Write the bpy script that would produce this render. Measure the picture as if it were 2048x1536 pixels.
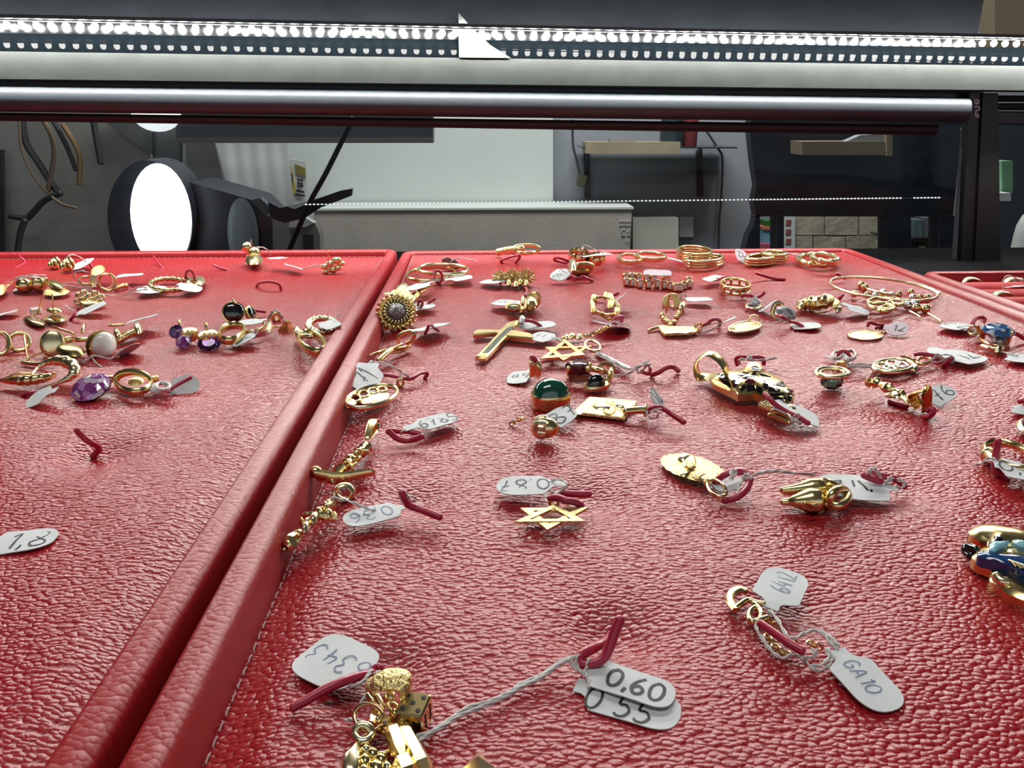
import bpy, math, random
from mathutils import Vector as V, Matrix
random.seed(7)
for o in list(bpy.data.objects): bpy.data.objects.remove(o)
sc = bpy.context.scene
COL = sc.collection
R = math.radians
CM = 0.01            # everything below is written in centimetres
# ------------------------------------------------------------------ camera
FPX, PITCH, YAW, CAMH = 1538.0, 19.35, 2.28, 10.0
cd = bpy.data.cameras.new('camera'); cam = bpy.data.objects.new('camera', cd); COL.objects.link(cam)
cd.sensor_width = 36.0; cd.lens = 36.0*FPX/2048.0; cd.clip_start = 0.004; cd.clip_end = 60
cam.location = (0, 0, CAMH*CM); cam.rotation_euler = (R(90-PITCH), 0, R(-YAW))
sc.camera = cam
sc.cycles.max_bounces = 6; sc.cycles.diffuse_bounces = 2; sc.cycles.glossy_bounces = 3; sc.cycles.transmission_bounces = 4; sc.cycles.transparent_max_bounces = 6
sc.cycles.caustics_reflective = False; sc.cycles.caustics_refractive = False
CAMQ = cam.rotation_euler.to_matrix()
# ------------------------------------------------------------------ world, lamps, exposure
wd = bpy.data.worlds.new('world'); sc.world = wd; wd.use_nodes = True
wd.node_tree.nodes['Background'].inputs[0].default_value = (0.86, 0.93, 1.0, 1)
wd.node_tree.nodes['Background'].inputs[1].default_value = 0.62
sc.view_settings.view_transform = 'Standard'; sc.view_settings.look = 'None'
sc.view_settings.exposure = 0.0; sc.view_settings.gamma = 1.0; sc.view_settings.use_curve_mapping = False
LED_POWER = 430.0     # emission of the strip of diodes over the back of the trays
def area(name, loc, size, power, col=(1, 1, 1), rot=(0, 0, 0)):
    l = bpy.data.lights.new(name, 'AREA'); l.shape = 'RECTANGLE'; l.size, l.size_y = size; l.energy = power; l.color = col
    o = bpy.data.objects.new(name, l); COL.objects.link(o); o.location = V(loc)*CM; o.rotation_euler = rot; return o
area('fill_lamp_shop', (30, 215, 150), (1.8, .5), 55, (1, .98, .94))  # unseen lamp added to brighten the shop behind the glass
area('fill_lamp_counter', (-30, -10, 158), (1.2, .4), 9, (1, .98, .94))  # unseen overhead lamp added to fill the trays

# ------------------------------------------------------------------ pixels to places
_Z = [0.0, 0.0, 1.0]
def zone(x0, y0, w=None, px=None):
    """the part of the photograph whose enlarged pixels the next numbers are read in"""
    _Z[0], _Z[1], _Z[2] = x0, y0, (w/px if w else 1.0)
def full(): zone(0, 0)
def ray(x, y):
    x = _Z[0]+x*_Z[2]; y = _Z[1]+y*_Z[2]
    return CAMQ @ V(((x-1024)/FPX, (768-y)/FPX, -1.0))
EYE = V((0, 0, CAMH))
def sstep(t): t = min(max(t, 0.), 1.); return t*t*(3-2*t)
def lift(x, y):                            # the padding swells towards the back and the far side of the trays
    if x > 26.9: return 0.0
    sy = sstep((y-30)/22); sx = sstep((x-12)/13)*sstep((y-12)/12) if x > -5.8 else 0
    return (.60 if x > -5.8 else .42)*(1-(1-sy)*(1-.85*sx))
def P(x, y, h=0.05):                       # on the level h above the pads
    d = ray(x, y); z = 0.0
    for _ in range(7):
        p = EYE+d*((z+h-CAMH)/d.z); z = .5*z+.5*lift(p.x, p.y)
    return EYE+d*((z+h-CAMH)/d.z)
def D(x, y, Y):                            # on the upright plane at depth Y
    d = ray(x, y); return EYE+d*(Y/d.y)
def W(x, y, off=0.0):                      # on the upright plane of the case's back frame
    d = ray(x, y); n = V((-.07, 1, 0)); c = V((2.2, 58.0+off, CAMH))
    return EYE+d*((c-EYE).dot(n)/d.dot(n))
def PV(x, y, bx, by, h=0.0, lean=0.0):     # on an upright (or leaning) plane that faces the viewer and stands at the pad point under (bx, by)
    b = P(bx, by, h); v = V((b.x, b.y, 0)).normalized()
    n = (v*math.cos(lean)+V((0, 0, 1))*math.sin(lean))
    d = ray(x, y); return EYE+d*((b-EYE).dot(n)/d.dot(n))
def sc_at(x, y, h=0.0):                    # centimetres per enlarged pixel there
    p = P(x, y, h); fwd = CAMQ @ V((0, 0, -1))
    return (p-EYE).dot(fwd)/FPX*_Z[2]

# ------------------------------------------------------------------ materials
def nodes(name):
    m = bpy.data.materials.new(name); m.use_nodes = True
    nt = m.node_tree; return m, nt, nt.nodes, nt.links, nt.nodes['Principled BSDF']
def simple(name, col, rough=.5, metal=0., spec=.5, coat=0., noise=None, bump=None, emis=None, ior=None, trans=0.):
    m, nt, N, L, b = nodes(name)
    b.inputs['Base Color'].default_value = (*col, 1); b.inputs['Roughness'].default_value = rough
    b.inputs['Metallic'].default_value = metal; b.inputs['Specular IOR Level'].default_value = spec
    b.inputs['Coat Weight'].default_value = coat; b.inputs['Coat Roughness'].default_value = .05
    if ior: b.inputs['IOR'].default_value = ior
    if trans: b.inputs['Transmission Weight'].default_value = trans
    if emis:
        b.inputs['Emission Color'].default_value = (*emis[0], 1); b.inputs['Emission Strength'].default_value = emis[1]
    tc = None
    if noise or bump:
        tc = N.new('ShaderNodeTexCoord')
    if noise:                                # (scale, amount): plain unevenness of the colour
        t = N.new('ShaderNodeTexNoise'); t.inputs['Scale'].default_value = noise[0]; t.inputs['Detail'].default_value = 5
        L.new(tc.outputs['Object'], t.inputs['Vector'])
        mx = N.new('ShaderNodeMix'); mx.data_type = 'RGBA'
        k = noise[1]
        mx.inputs[6].default_value = (*[c*(1-k) for c in col], 1); mx.inputs[7].default_value = (*[min(1, c*(1+k)) for c in col], 1)
        L.new(t.outputs['Fac'], mx.inputs[0]); L.new(mx.outputs[2], b.inputs['Base Color'])
    if bump:                                 # (scale, strength, distance in m)
        t = N.new('ShaderNodeTexNoise'); t.inputs['Scale'].default_value = bump[0]; t.inputs['Detail'].default_value = 3
        L.new(tc.outputs['Object'], t.inputs['Vector'])
        bp = N.new('ShaderNodeBump'); bp.inputs['Strength'].default_value = bump[1]; bp.inputs['Distance'].default_value = bump[2]
        L.new(t.outputs['Fac'], bp.inputs['Height']); L.new(bp.outputs['Normal'], b.inputs['Normal'])
    return m
def leather(name, cell, sx=1.0, rough=.33, depth=.0004):
    """pebbled red leather: rounded cells parted by fine creases, relief only"""
    m, nt, N, L, b = nodes(name)
    tc = N.new('ShaderNodeTexCoord'); mp = N.new('ShaderNodeMapping'); mp.inputs['Scale'].default_value = (sx, 1, 1)
    L.new(tc.outputs['Object'], mp.inputs['Vector'])
    wn = N.new('ShaderNodeTexNoise'); wn.inputs['Scale'].default_value = 420; wn.inputs['Detail'].default_value = 1
    L.new(mp.outputs['Vector'], wn.inputs['Vector'])
    ad = N.new('ShaderNodeVectorMath'); ad.operation = 'MULTIPLY_ADD'; ad.inputs[1].default_value = (.0010, .0010, .0010)
    L.new(wn.outputs['Color'], ad.inputs[0]); L.new(mp.outputs['Vector'], ad.inputs[2])
    ve = N.new('ShaderNodeTexVoronoi'); ve.feature = 'F1'; ve.voronoi_dimensions = '2D'; ve.inputs['Scale'].default_value = 1/cell
    L.new(ad.outputs['Vector'], ve.inputs['Vector'])
    mr = N.new('ShaderNodeMath'); mr.operation = 'MULTIPLY'
    L.new(ve.outputs['Distance'], mr.inputs[0]); L.new(ve.outputs['Distance'], mr.inputs[1])
    big = N.new('ShaderNodeTexNoise'); big.inputs['Scale'].default_value = 130; big.inputs['Detail'].default_value = 1
    L.new(mp.outputs['Vector'], big.inputs['Vector'])
    pw = N.new('ShaderNodeMath'); pw.operation = 'MULTIPLY'; pw.inputs[1].default_value = -1.5; L.new(mr.outputs[0], pw.inputs[0])
    fine = N.new('ShaderNodeTexNoise'); fine.inputs['Scale'].default_value = 1500; fine.inputs['Detail'].default_value = 1
    L.new(mp.outputs['Vector'], fine.inputs['Vector'])
    s1 = N.new('ShaderNodeMath'); s1.operation = 'MULTIPLY_ADD'; s1.inputs[1].default_value = .10
    L.new(fine.outputs['Fac'], s1.inputs[0]); L.new(pw.outputs[0], s1.inputs[2])
    s2 = N.new('ShaderNodeMath'); s2.operation = 'MULTIPLY_ADD'; s2.inputs[1].default_value = .7
    L.new(big.outputs['Fac'], s2.inputs[0]); L.new(s1.outputs[0], s2.inputs[2])
    bp = N.new('ShaderNodeBump'); bp.inputs['Strength'].default_value = 1.0; bp.inputs['Distance'].default_value = depth
    L.new(s2.outputs[0], bp.inputs['Height']); L.new(bp.outputs['Normal'], b.inputs['Normal'])
    cn = N.new('ShaderNodeTexNoise'); cn.inputs['Scale'].default_value = 14; cn.inputs['Detail'].default_value = 4
    L.new(tc.outputs['Object'], cn.inputs['Vector'])
    mx = N.new('ShaderNodeMix'); mx.data_type = 'RGBA'
    mx.inputs[6].default_value = (.29, .006, .011, 1); mx.inputs[7].default_value = (.38, .009, .015, 1)
    L.new(cn.outputs['Fac'], mx.inputs[0]); L.new(mx.outputs[2], b.inputs['Base Color'])
    b.inputs['Roughness'].default_value = rough; b.inputs['Specular IOR Level'].default_value = .55
    return m
LEATHER = leather('red_pebbled_leather', .00110, .8, .32, .00025)
LEATHER_RIM = leather('red_rim_leather', .0012, .8, .42, .00008)
LEATHER_SIDE = simple('red_leather_edge', (.36, .008, .012), .5, noise=(200, .15))
RINGROLL = simple('red_velvet_roll', (.50, .012, .02), .7, noise=(90, .15))
GOLD = simple('yellow_gold', (.92, .73, .34), .22, 1.0)
GOLDT = simple('textured_gold', (.84, .66, .30), .40, 1.0, bump=(900, 1.0, .0008))
GOLDP = simple('pale_gold', (.96, .83, .50), .25, 1.0)
GOLDR = simple('rose_gold', (.88, .58, .30), .18, 1.0)
STEEL = simple('white_gold', (.90, .90, .88), .3, 1.0)
PAPER = simple('tag_card', (.64, .67, .68), .75, noise=(300, .08))
PAPERP = simple('lilac_tag_card', (.62, .52, .58), .75, noise=(300, .08))
INK = simple('black_ink', (.015, .015, .018), .6)
INKB = simple('blue_ink', (.16, .22, .32), .6)
INKBOLD = INK
THREAD = simple('cotton_thread', (.74, .73, .70), .9, bump=(2500, .6, .0003))
WIRE = simple('red_plastic_wire', (.42, .02, .055), .35, coat=.3)
ONYX = simple('black_onyx', (.004, .004, .005), .04, spec=.8, coat=1)
ENAMEL = simple('black_enamel', (.006, .006, .008), .08, coat=1)
BLUEEN = simple('blue_enamel', (.010, .05, .17), .12, coat=1)
SKYEN = simple('sky_blue_enamel', (.22, .48, .58), .2, coat=1)
EMER = simple('green_stone', (.005, .085, .045), .05, coat=1, spec=.8, noise=(700, .7))
GARNET = simple('garnet_stone', (.10, .006, .02), .06, coat=1)
def gemmat(name, dark, mid, light):
    """cut stone: dark and light facet glints painted into the colour as patches, under a polish"""
    m, nt, N, L, b = nodes(name)
    tc = N.new('ShaderNodeTexCoord'); vo = N.new('ShaderNodeTexVoronoi'); vo.inputs['Scale'].default_value = 420
    L.new(tc.outputs['Object'], vo.inputs['Vector'])
    sp = N.new('ShaderNodeSeparateColor'); L.new(vo.outputs['Color'], sp.inputs[0])
    cr = N.new('ShaderNodeValToRGB'); cr.color_ramp.interpolation = 'CONSTANT'
    e = cr.color_ramp.elements; e[0].color = (*dark, 1); e[1].position = .45; e[1].color = (*mid, 1)
    k = e.new(.8); k.color = (*light, 1)
    L.new(sp.outputs[0], cr.inputs[0]); L.new(cr.outputs[0], b.inputs['Base Color'])
    b.inputs['Roughness'].default_value = .04; b.inputs['Metallic'].default_value = .35; b.inputs['Coat Weight'].default_value = 1
    b.inputs['Coat Roughness'].default_value = .02
    return m
AMETH = gemmat('amethyst_stone', (.30, .06, .30), (.58, .30, .62), (.88, .74, .90))
AMETHD = gemmat('dark_amethyst_stone', (.03, .004, .06), (.12, .02, .20), (.40, .25, .62))
BLUEST = gemmat('blue_topaz_stone', (.06, .17, .42), (.28, .50, .80), (.88, .93, .97))
EMERG = gemmat('cut_emerald_stone', (.0, .05, .03), (.01, .17, .10), (.20, .55, .40))
CRYST = gemmat('clear_crystal', (.30, .30, .32), (.65, .67, .70), (.95, .95, .96))
PEARL = simple('pearl', (.80, .78, .72), .2, coat=.6)
DARKIN = simple('dark_hollow', (.01, .008, .006), .6)
GREYST = simple('grey_drusy_stone', (.30, .30, .30), .2, metal=.6, bump=(1500, 1, .001))
STITCH = simple('stitching_thread', (.45, .33, .32), .8)
BLACKM = simple('black_metal', (.012, .014, .018), .32)
NAVYM = simple('navy_grey_metal', (.036, .046, .053), .45, metal=.0, noise=(25, .25))
ALU = simple('brushed_aluminium', (.016, .019, .018), .42, spec=.15, noise=(60, .45))
GLOSSB = simple('smoked_mirror_glass', (.002, .003, .004), .02, spec=.02)
HAZEG = simple('glow_hazed_glass', (.0055, .0065, .008), .1, spec=.3, noise=(30, .5))  # bluish glow above the diodes put into the glass colour
GASKET = simple('brown_rubber_gasket', (.018, .012, .014), .55)
LEDM = simple('lit_diode', (1, 1, 1), .5, emis=((1.0, .99, .93), LED_POWER))
LEDREFL = simple('reflected_diode', (1, 1, 1), .5, emis=((.95, .98, 1.0), .8))  # glow standing in for diodes mirrored in the pane
PCB = simple('dark_circuit_strip', (.012, .012, .011), .6)

# ------------------------------------------------------------------ mesh building
class F:
    """a little frame: origin and three unit axes"""
    def __init__(s, o, x, y, z): s.o, s.x, s.y, s.z = V(o), V(x).normalized(), V(y).normalized(), V(z).normalized()
    def p(s, a, b=0., c=0.): return s.o+s.x*a+s.y*b+s.z*c
    def turn(s, ax, ang):
        m = Matrix.Rotation(ang, 3, getattr(s, ax)); return F(s.o, m@s.x, m@s.y, m@s.z)
    def at(s, a, b=0., c=0.): return F(s.p(a, b, c), s.x, s.y, s.z)
UP = V((0, 0, 1))
def gf(x0, y0, x1, y1, h0=.1, h1=None, roll=0.):     # frame lying on the pad, x along the two pixels; returns frame, length
    a, b = P(x0, y0, h0), P(x1, y1, h0 if h1 is None else h1)
    x = (b-a); L = x.length; x.normalize(); y = UP.cross(x).normalized(); z = x.cross(y)
    f = F(a, x, y, z)
    if roll: f = f.turn('x', roll)
    return f, L
def vf(x, y, bx, by, lean=0.):                       # upright frame that faces the viewer
    o = PV(x, y, bx, by, 0, lean); v = V((o.x, o.y, 0)).normalized(); n = -(v*math.cos(lean)+UP*math.sin(lean))
    n = -n if n.y > 0 else n
    r = UP.cross(n).normalized(); return F(o, r, n.cross(r), n)
def spline(pts, n=6, closed=False):
    pts = [V(p) for p in pts]; m = len(pts); out = []
    if m < 3: return pts
    for i in range(m if closed else m-1):
        g = (lambda k: pts[k % m]) if closed else (lambda k: pts[min(max(k, 0), m-1)])
        a, b, c, d = g(i-1), g(i), g(i+1), g(i+2)
        for k in range(n):
            t = k/n
            out.append(.5*((2*b)+(c-a)*t+(2*a-5*b+4*c-d)*t*t+(3*b-a-3*c+d)*t**3))
    if not closed: out.append(pts[-1])
    return out
class MB:
    def __init__(s): s.v, s.f = [], []
    def add(s, vs, fs):
        k = len(s.v); s.v += [V(p) for p in vs]; s.f += [tuple(i+k for i in f) for f in fs]; return s
    def loft(s, rings, closed=False, cap=True):
        n = len(rings[0]); vs = [p for r in rings for p in r]; fs = []; m = len(rings)
        for i in range(m if closed else m-1):
            for j in range(n):
                a, b = i*n+j, i*n+(j+1) % n; c, d = ((i+1) % m)*n+(j+1) % n, ((i+1) % m)*n+j
                fs.append((a, b, c, d))
        if cap and not closed: fs += [tuple(range(n))[::-1], tuple((m-1)*n+j for j in range(n))]
        return s.add(vs, fs)
    def tube(s, pts, r, n=8, closed=False, rnd=True, axis=None, flat=1.0):
        """r one radius or one for each point; with axis the section is an ellipse r along the axis, r*flat across"""
        pts = [V(p) for p in pts]; m = len(pts); rr = r if isinstance(r, (list, tuple)) else [r]*m
        rings = []; N = None
        for i in range(m):
            if closed: T = pts[(i+1) % m]-pts[i-1]
            else: T = pts[min(i+1, m-1)]-pts[max(i-1, 0)]
            if T.length < 1e-9: T = V((0, 0, 1))
            T.normalize()
            if axis is not None:
                A = V(axis)-T*T.dot(V(axis)); A = A.normalized() if A.length > 1e-6 else T.orthogonal().normalized(); B = T.cross(A)
            else:
                if N is None: N = T.orthogonal()
                N = N-T*N.dot(T); N.normalize(); A, B = N, T.cross(N)
            rings.append([pts[i]+A*(rr[i]*math.cos(2*math.pi*k/n))+B*(rr[i]*flat*math.sin(2*math.pi*k/n)) for k in range(n)])
        if rnd and not closed and axis is None:
            T0 = (pts[0]-pts[1]).normalized(); T1 = (pts[-1]-pts[-2]).normalized()
            e0 = [pts[0]+(p-pts[0])*.55+T0*rr[0]*.5 for p in rings[0]]; e1 = [pts[-1]+(p-pts[-1])*.55+T1*rr[-1]*.5 for p in rings[-1]]
            rings = [e0]+rings+[e1]
        return s.loft(rings, closed)
    def ell(s, fr, a, b, c, nu=12, nv=8, v0=-.5, v1=.5):
        """ellipsoid in frame fr, from latitude v0*pi to v1*pi along fr.z"""
        rings = []
        for i in range(nv+1):
            t = math.pi*(v0+(v1-v0)*i/nv); ct, st = max(math.cos(t), .002), math.sin(t)
            rings.append([fr.p(a*ct*math.cos(2*math.pi*k/nu), b*ct*math.sin(2*math.pi*k/nu), c*st) for k in range(nu)])
        return s.loft(rings)
    def ball(s, o, r, nu=14, nv=9): return s.ell(F(o, (1, 0, 0), (0, 1, 0), (0, 0, 1)), r, r, r, nu, nv)
    def lathe(s, fr, prof, n=16, sx=1., sy=1., twist=0.):
        return s.loft([[fr.p(r*sx*math.cos(2*math.pi*(k+twist*i)/n), r*sy*math.sin(2*math.pi*(k+twist*i)/n), z) for k in range(n)] for i, (r, z) in enumerate(prof)])
    def box(s, fr, a, b, c, bev=0.):
        """box of half sizes a b c, its edges cut by bev"""
        if not bev:
            vs = [fr.p(i*a, j*b, k*c) for i in (-1, 1) for j in (-1, 1) for k in (-1, 1)]
            return s.add(vs, [(0, 1, 3, 2), (4, 6, 7, 5), (0, 4, 5, 1), (2, 3, 7, 6), (0, 2, 6, 4), (1, 5, 7, 3)])
        e = bev
        def ring(x, y, z): return [fr.p(*q, z) for q in ((-x+e, -y), (x-e, -y), (x, -y+e), (x, y-e), (x-e, y), (-x+e, y), (-x, y-e), (-x, -y+e))]
        return s.loft([ring(a-e, b-e, -c), ring(a, b, -c+e), ring(a, b, c-e), ring(a-e, b-e, c)])
    def plate(s, pts, up, t, bev=0.):
        """flat polygon of world points thickened by t along up"""
        c = sum(pts, V())/len(pts); up = V(up).normalized()
        rings = [pts, [p+up*(t-bev) for p in pts]]
        if bev:
            n = len(pts); ins = []
            for i in range(n):
                d = ((pts[(i+1) % n]-pts[i]).normalized()-(pts[i]-pts[i-1]).normalized())
                t2 = (pts[(i+1) % n]-pts[i-1]).normalized(); nn = up.cross(t2)
                if (c-pts[i]).dot(nn) < 0 and False: nn = -nn
                ins.append(nn)
            area_ = sum((pts[i]-c).cross(pts[(i+1) % n]-c).dot(up) for i in range(n))
            sg = 1 if area_ > 0 else -1
            rings.append([p+up*t+ins[i]*bev*sg for i, p in enumerate(pts)])
        return s.loft(rings)
    def dome(s, pts, up, h, k=5, ctr=None, pw=.5):
        """pillow over an outline: rings drawn in towards the centre"""
        c = ctr or sum(pts, V())/len(pts); up = V(up).normalized(); rings = [[p.copy() for p in pts]]
        for i in range(1, k+1):
            q = 1-i/(k+.25); rings.append([c+(p-c)*q+up*(h*(1-q*q)**pw) for p in pts])
        return s.loft(rings)
    def obj(s, name, mat, parent=None, smooth=True, ang=35, label=None, kind=None):
        me = bpy.data.meshes.new(name)
        org = parent['_o'] if parent is not None else s.base()
        org = V(org)
        me.from_pydata([((p-org)*CM) for p in s.v], [], s.f)
        me.update()
        if smooth:
            me.shade_smooth(); me.set_sharp_from_angle(angle=R(ang))
        mats = mat if isinstance(mat, (list, tuple)) else [mat]
        for m in mats: me.materials.append(m)
        o = bpy.data.objects.new(name, me); COL.objects.link(o)
        if parent is not None: o.parent = parent
        else: o.location = org*CM
        o['_o'] = tuple(org)
        if label: o['label'] = label
        if kind: o['kind'] = kind
        return o
    def base(s):
        xs = [p.x for p in s.v]; ys = [p.y for p in s.v]; zs = [p.z for p in s.v]
        return V(((min(xs)+max(xs))/2, (min(ys)+max(ys))/2, min(zs)))
def thing(name, label, cat, at, group=None, kind=None):
    o = bpy.data.objects.new(name, None); COL.objects.link(o); o.empty_display_size = .005
    at = V(at); o.location = at*CM; o['_o'] = tuple(at); o['label'] = label; o['category'] = cat
    if group: o['group'] = group
    if kind: o['kind'] = kind
    return o
def tag_obj(o, label, cat, group=None, kind=None):
    o['label'] = label; o['category'] = cat
    if group: o['group'] = group
    if kind: o['kind'] = kind
    return o
def T(name, label, cat, x, y, group=None): return thing(name, label, cat, P(x, y, 0), group)
def structure(o, label=None):
    o['kind'] = 'structure'
    if label: o['label'] = label
    return o
# ================================================================== room shell
full()
WALLG = simple('blue_grey_wall_paint', (.30, .32, .35), .8, noise=(3, .12))
WALLD = simple('brown_grey_wall_paint', (.16, .15, .145), .8, noise=(4, .15))
WHITEW = simple('off_white_board', (.62, .66, .64), .6, noise=(3, .08))
BEIGEW = simple('grey_beige_bench', (.42, .385, .35), .7, noise=(8, .2), bump=(60, .4, .002))
FLOORM = simple('dark_floor', (.06, .055, .05), .5, noise=(6, .3))
CEILM = simple('ceiling_paint', (.34, .34, .34), .9, noise=(4, .05))
def slab(x0, y0, x1, y1, Y, th=2.0):
    m = MB(); q = [D(x0, y0, Y), D(x1, y0, Y), D(x1, y1, Y), D(x0, y1, Y)]
    m.loft([q, [p+V((0, th, 0)) for p in q]]); return m
def wbox(x0, x1, y0, y1, z0, z1):
    return MB().box(F(((x0+x1)/2, (y0+y1)/2, (z0+z1)/2), (1, 0, 0), (0, 1, 0), (0, 0, 1)), (x1-x0)/2, (y1-y0)/2, (z1-z0)/2)
structure(wbox(-320, 380, -300, 312, -94, -90).obj('floor', FLOORM))
structure(wbox(-320, 380, -300, 312, 165, 169).obj('ceiling', CEILM))
structure(wbox(-320, 380, 302, 312, -90, 165).obj('wall_back', WALLG))
structure(wbox(-324, -320, -300, 312, -90, 165).obj('wall_left', WALLD))
structure(wbox(380, 384, -300, 312, -90, 165).obj('wall_right', WALLG))

# ================================================================== showcase
CASEM = simple('dark_case_board', (.006, .006, .007), .9, spec=.05, noise=(20, .2))
case = thing('showcase', 'black metal jewellery showcase frame round the red trays', 'showcase', (5, 60, -90))
wbox(-75, 85, -20, 68, -2.6, -1.42).obj('case_floor', CASEM, case)
wbox(-75, 85, -18, 66, -90, -2.6).obj('cabinet', CASEM, case)
def beam(name, mat, xa, ya0, ya1, xb, yb0, yb1, off, th, rnd=.3, parent=None):
    """long bar between two pixel columns, its top and foot given at both, th deep"""
    m = MB()
    rings = []
    for (x, y0, y1) in ((xa, ya0, ya1), (xb, yb0, yb1)):
        a, b = W(x, y0, off), W(x, y1, off); h = a.z-b.z; r = min(rnd, h*.45, th*.45); ring = []
        b2 = V((a.x, a.y, b.z))
        for (dy, dz, a0) in ((r, r, 180), (r, h-r, 90), (th-r, h-r, 0), (th-r, r, 270)):
            for k in range(5):
                an = R(a0-k*22.5) if False else R(a0+ (90-k*22.5 if a0 in (90, 180, 0, 270) else 0))
                ring.append((dy, dz, an))
        pts = []
        for (cy, cz, s0) in ((r, r, 270), (r, h-r, 180), (th-r, h-r, 90), (th-r, r, 0)):
            for k in range(5):
                an = R(s0-k*22.5)
                pts.append(b2+V((0, cy+r*math.cos(an), cz+r*math.sin(an))))
        rings.append(pts)
    m.loft(rings); return m.obj(name, mat, parent, ang=50)
beam('lower_beam', NAVYM, -260, 168, 221, 1948, 196, 246, -1.0, 4.5, .9, case)
beam('beam_groove', BLACKM, -260, 153, 172, 1960, 180, 199, 1.9, 2.0, .1, case)
def sloped(name, mat, xa, ya0, ya1, xb, yb0, yb1, o0, o1, th=.3):
    """long sheet leaning towards the viewer, top edge at depth o0, foot at o1"""
    rings = []
    for (x, y0, y1) in ((xa, ya0, ya1), (xb, yb0, yb1)):
        a, c = W(x, y0, o0), W(x, y1, o1); rings.append([a, c, c+V((0, th, -th*.4)), a+V((0, th, 0))])
    return MB().loft(rings).obj(name, mat, case, ang=30)
sloped('dark_slope', GLOSSB, -260, 62, 99, 2330, 100, 136, .1, -.2)
sloped('upper_ledge', ALU, -260, 99, 155, 2330, 136, 184, -.2, -.7)
beam('gasket', GASKET, -260, 222, 235, 1880, 250, 268, 2.0, .8, .25, case)
beam('gasket_lip', GASKET, -260, 232, 238, 1872, 262, 271, 2.3, .5, .1, case)
beam('upper_glass', HAZEG, -300, -190, 100, 1995, -150, 150, 1.75, .4, .05, case)
# corner post with its side rails
def wpost(name, mat, xt0, xt1, yt, xb0, xb1, yb, off, th):
    m = MB(); a, b, c, d = W(xt0, yt, off), W(xt1, yt, off), W(xb1, yb, off), W(xb0, yb, off)
    m.loft([[a, b, c, d], [p+V((0, th, 0)) for p in (a, b, c, d)]]); return m.obj(name, mat, case)
wpost('post', BLACKM, 1940, 1968, 184, 1916, 1946, 640, 1.0, .8)
wpost('post_strip', simple('grey_seal_strip', (.16, .17, .19), .5), 1928, 1939, 255, 1900, 1914, 640, 1.6, .4)
wpost('post_return', simple('dark_steel_return', (.035, .036, .035), .35, metal=.6, noise=(40, .3)), 1966, 1996, 186, 1944, 2003, 640, .8, 1.0)
for (xa, ya0, ya1, xb, yb0, yb1, mt) in ((1978, 190, 203, 2200, 192, 204, ALU), (1984, 206, 220, 2200, 206, 222, ALU), (1996, 222, 250, 2200, 224, 254, NAVYM)):
    beam('side_rail', mt, xa, ya0, ya1, xb, yb0, yb1, 1.5, 1.5, .2, case)
# scratched number on the post
m = MB()
for pts in ([(1948, 201), (1955, 200), (1958, 205), (1952, 208), (1950, 204), (1956, 207)], [(1949, 214), (1957, 213), (1959, 219), (1953, 221), (1951, 226), (1958, 232), (1954, 234), (1949, 229)]):
    m.tube(spline([W(x, y, .97) for x, y in pts], 4), .045, 5)
m.obj('painted_number', simple('white_paint_mark', (.7, .7, .68), .7), case, kind='stuff')
# back pane
m, nt, N, L, b = nodes('clear_glass_pane')
N.remove(b); tr = N.new('ShaderNodeBsdfTransparent'); tr.inputs[0].default_value = (.90, .93, .93, 1)
gl = N.new('ShaderNodeBsdfGlossy'); gl.inputs['Roughness'].default_value = .02; gl.inputs[0].default_value = (1, 1, 1, 1)
fr = N.new('ShaderNodeFresnel'); fr.inputs[0].default_value = 1.14
mx = N.new('ShaderNodeMixShader'); L.new(fr.outputs[0], mx.inputs[0]); L.new(tr.outputs[0], mx.inputs[1]); L.new(gl.outputs[0], mx.inputs[2])
L.new(mx.outputs[0], N['Material Output'].inputs[0]); GLASS = m
m = MB(); q = [W(-260, 225, 5.2), W(1926, 252, 5.2), W(1910, 560, 5.2), W(-260, 540, 5.2)]
m.loft([q, [p+V((0, .4, 0)) for p in q]]); m.obj('back_pane', GLASS, case)

# ---- diode strip over the back of the trays
strip = thing('led_strip', 'strip of bright white diodes along the top of the showcase', 'led strip', W(1024, 66, 0), None)
la, lb = W(-330, 44, -1.6), W(2300, 93, -1.6)
LD = (lb-la).normalized(); LL = (lb-la).length
fs = F(la, LD, V((0, 0, 1)).cross(LD), UP)
MB().box(fs.at(LL/2, .1, .30), LL/2, .25, .035, .01).obj('circuit_strip', PCB, strip)
MB().box(fs.at(LL/2, .12, .48), LL/2, .35, .13, .04).obj('channel', BLACKM, strip)
k = 0; first = None; pitch = .878
while k*pitch < LL-.3:
    o = fs.at(.25+k*pitch, 0, 0)
    if first is None:
        mm = MB(); f2 = F((0, 0, 0), LD, UP, -LD.cross(UP))
        nrm = LD.cross(UP)*1.0
        if nrm.y > 0: nrm = -nrm
        nrm = (nrm*.55-UP*.83).normalized()
        f2 = F((0, 0, 0), LD, nrm.cross(LD), nrm)
        mm.lathe(f2, [(.05, .20), (.15, .15), (.2, .05), (.2, -.12)], 8)
        st = thing('_tmp', 'x', 'x', (0, 0, 0)); first = mm.obj('diode', LEDM, st); first.parent = None; bpy.data.objects.remove(st)
        d = first
    else:
        d = first.copy(); COL.objects.link(d)
    d.parent = strip; d.location = (o.o-V(strip['_o']))*CM
    k += 1

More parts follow.
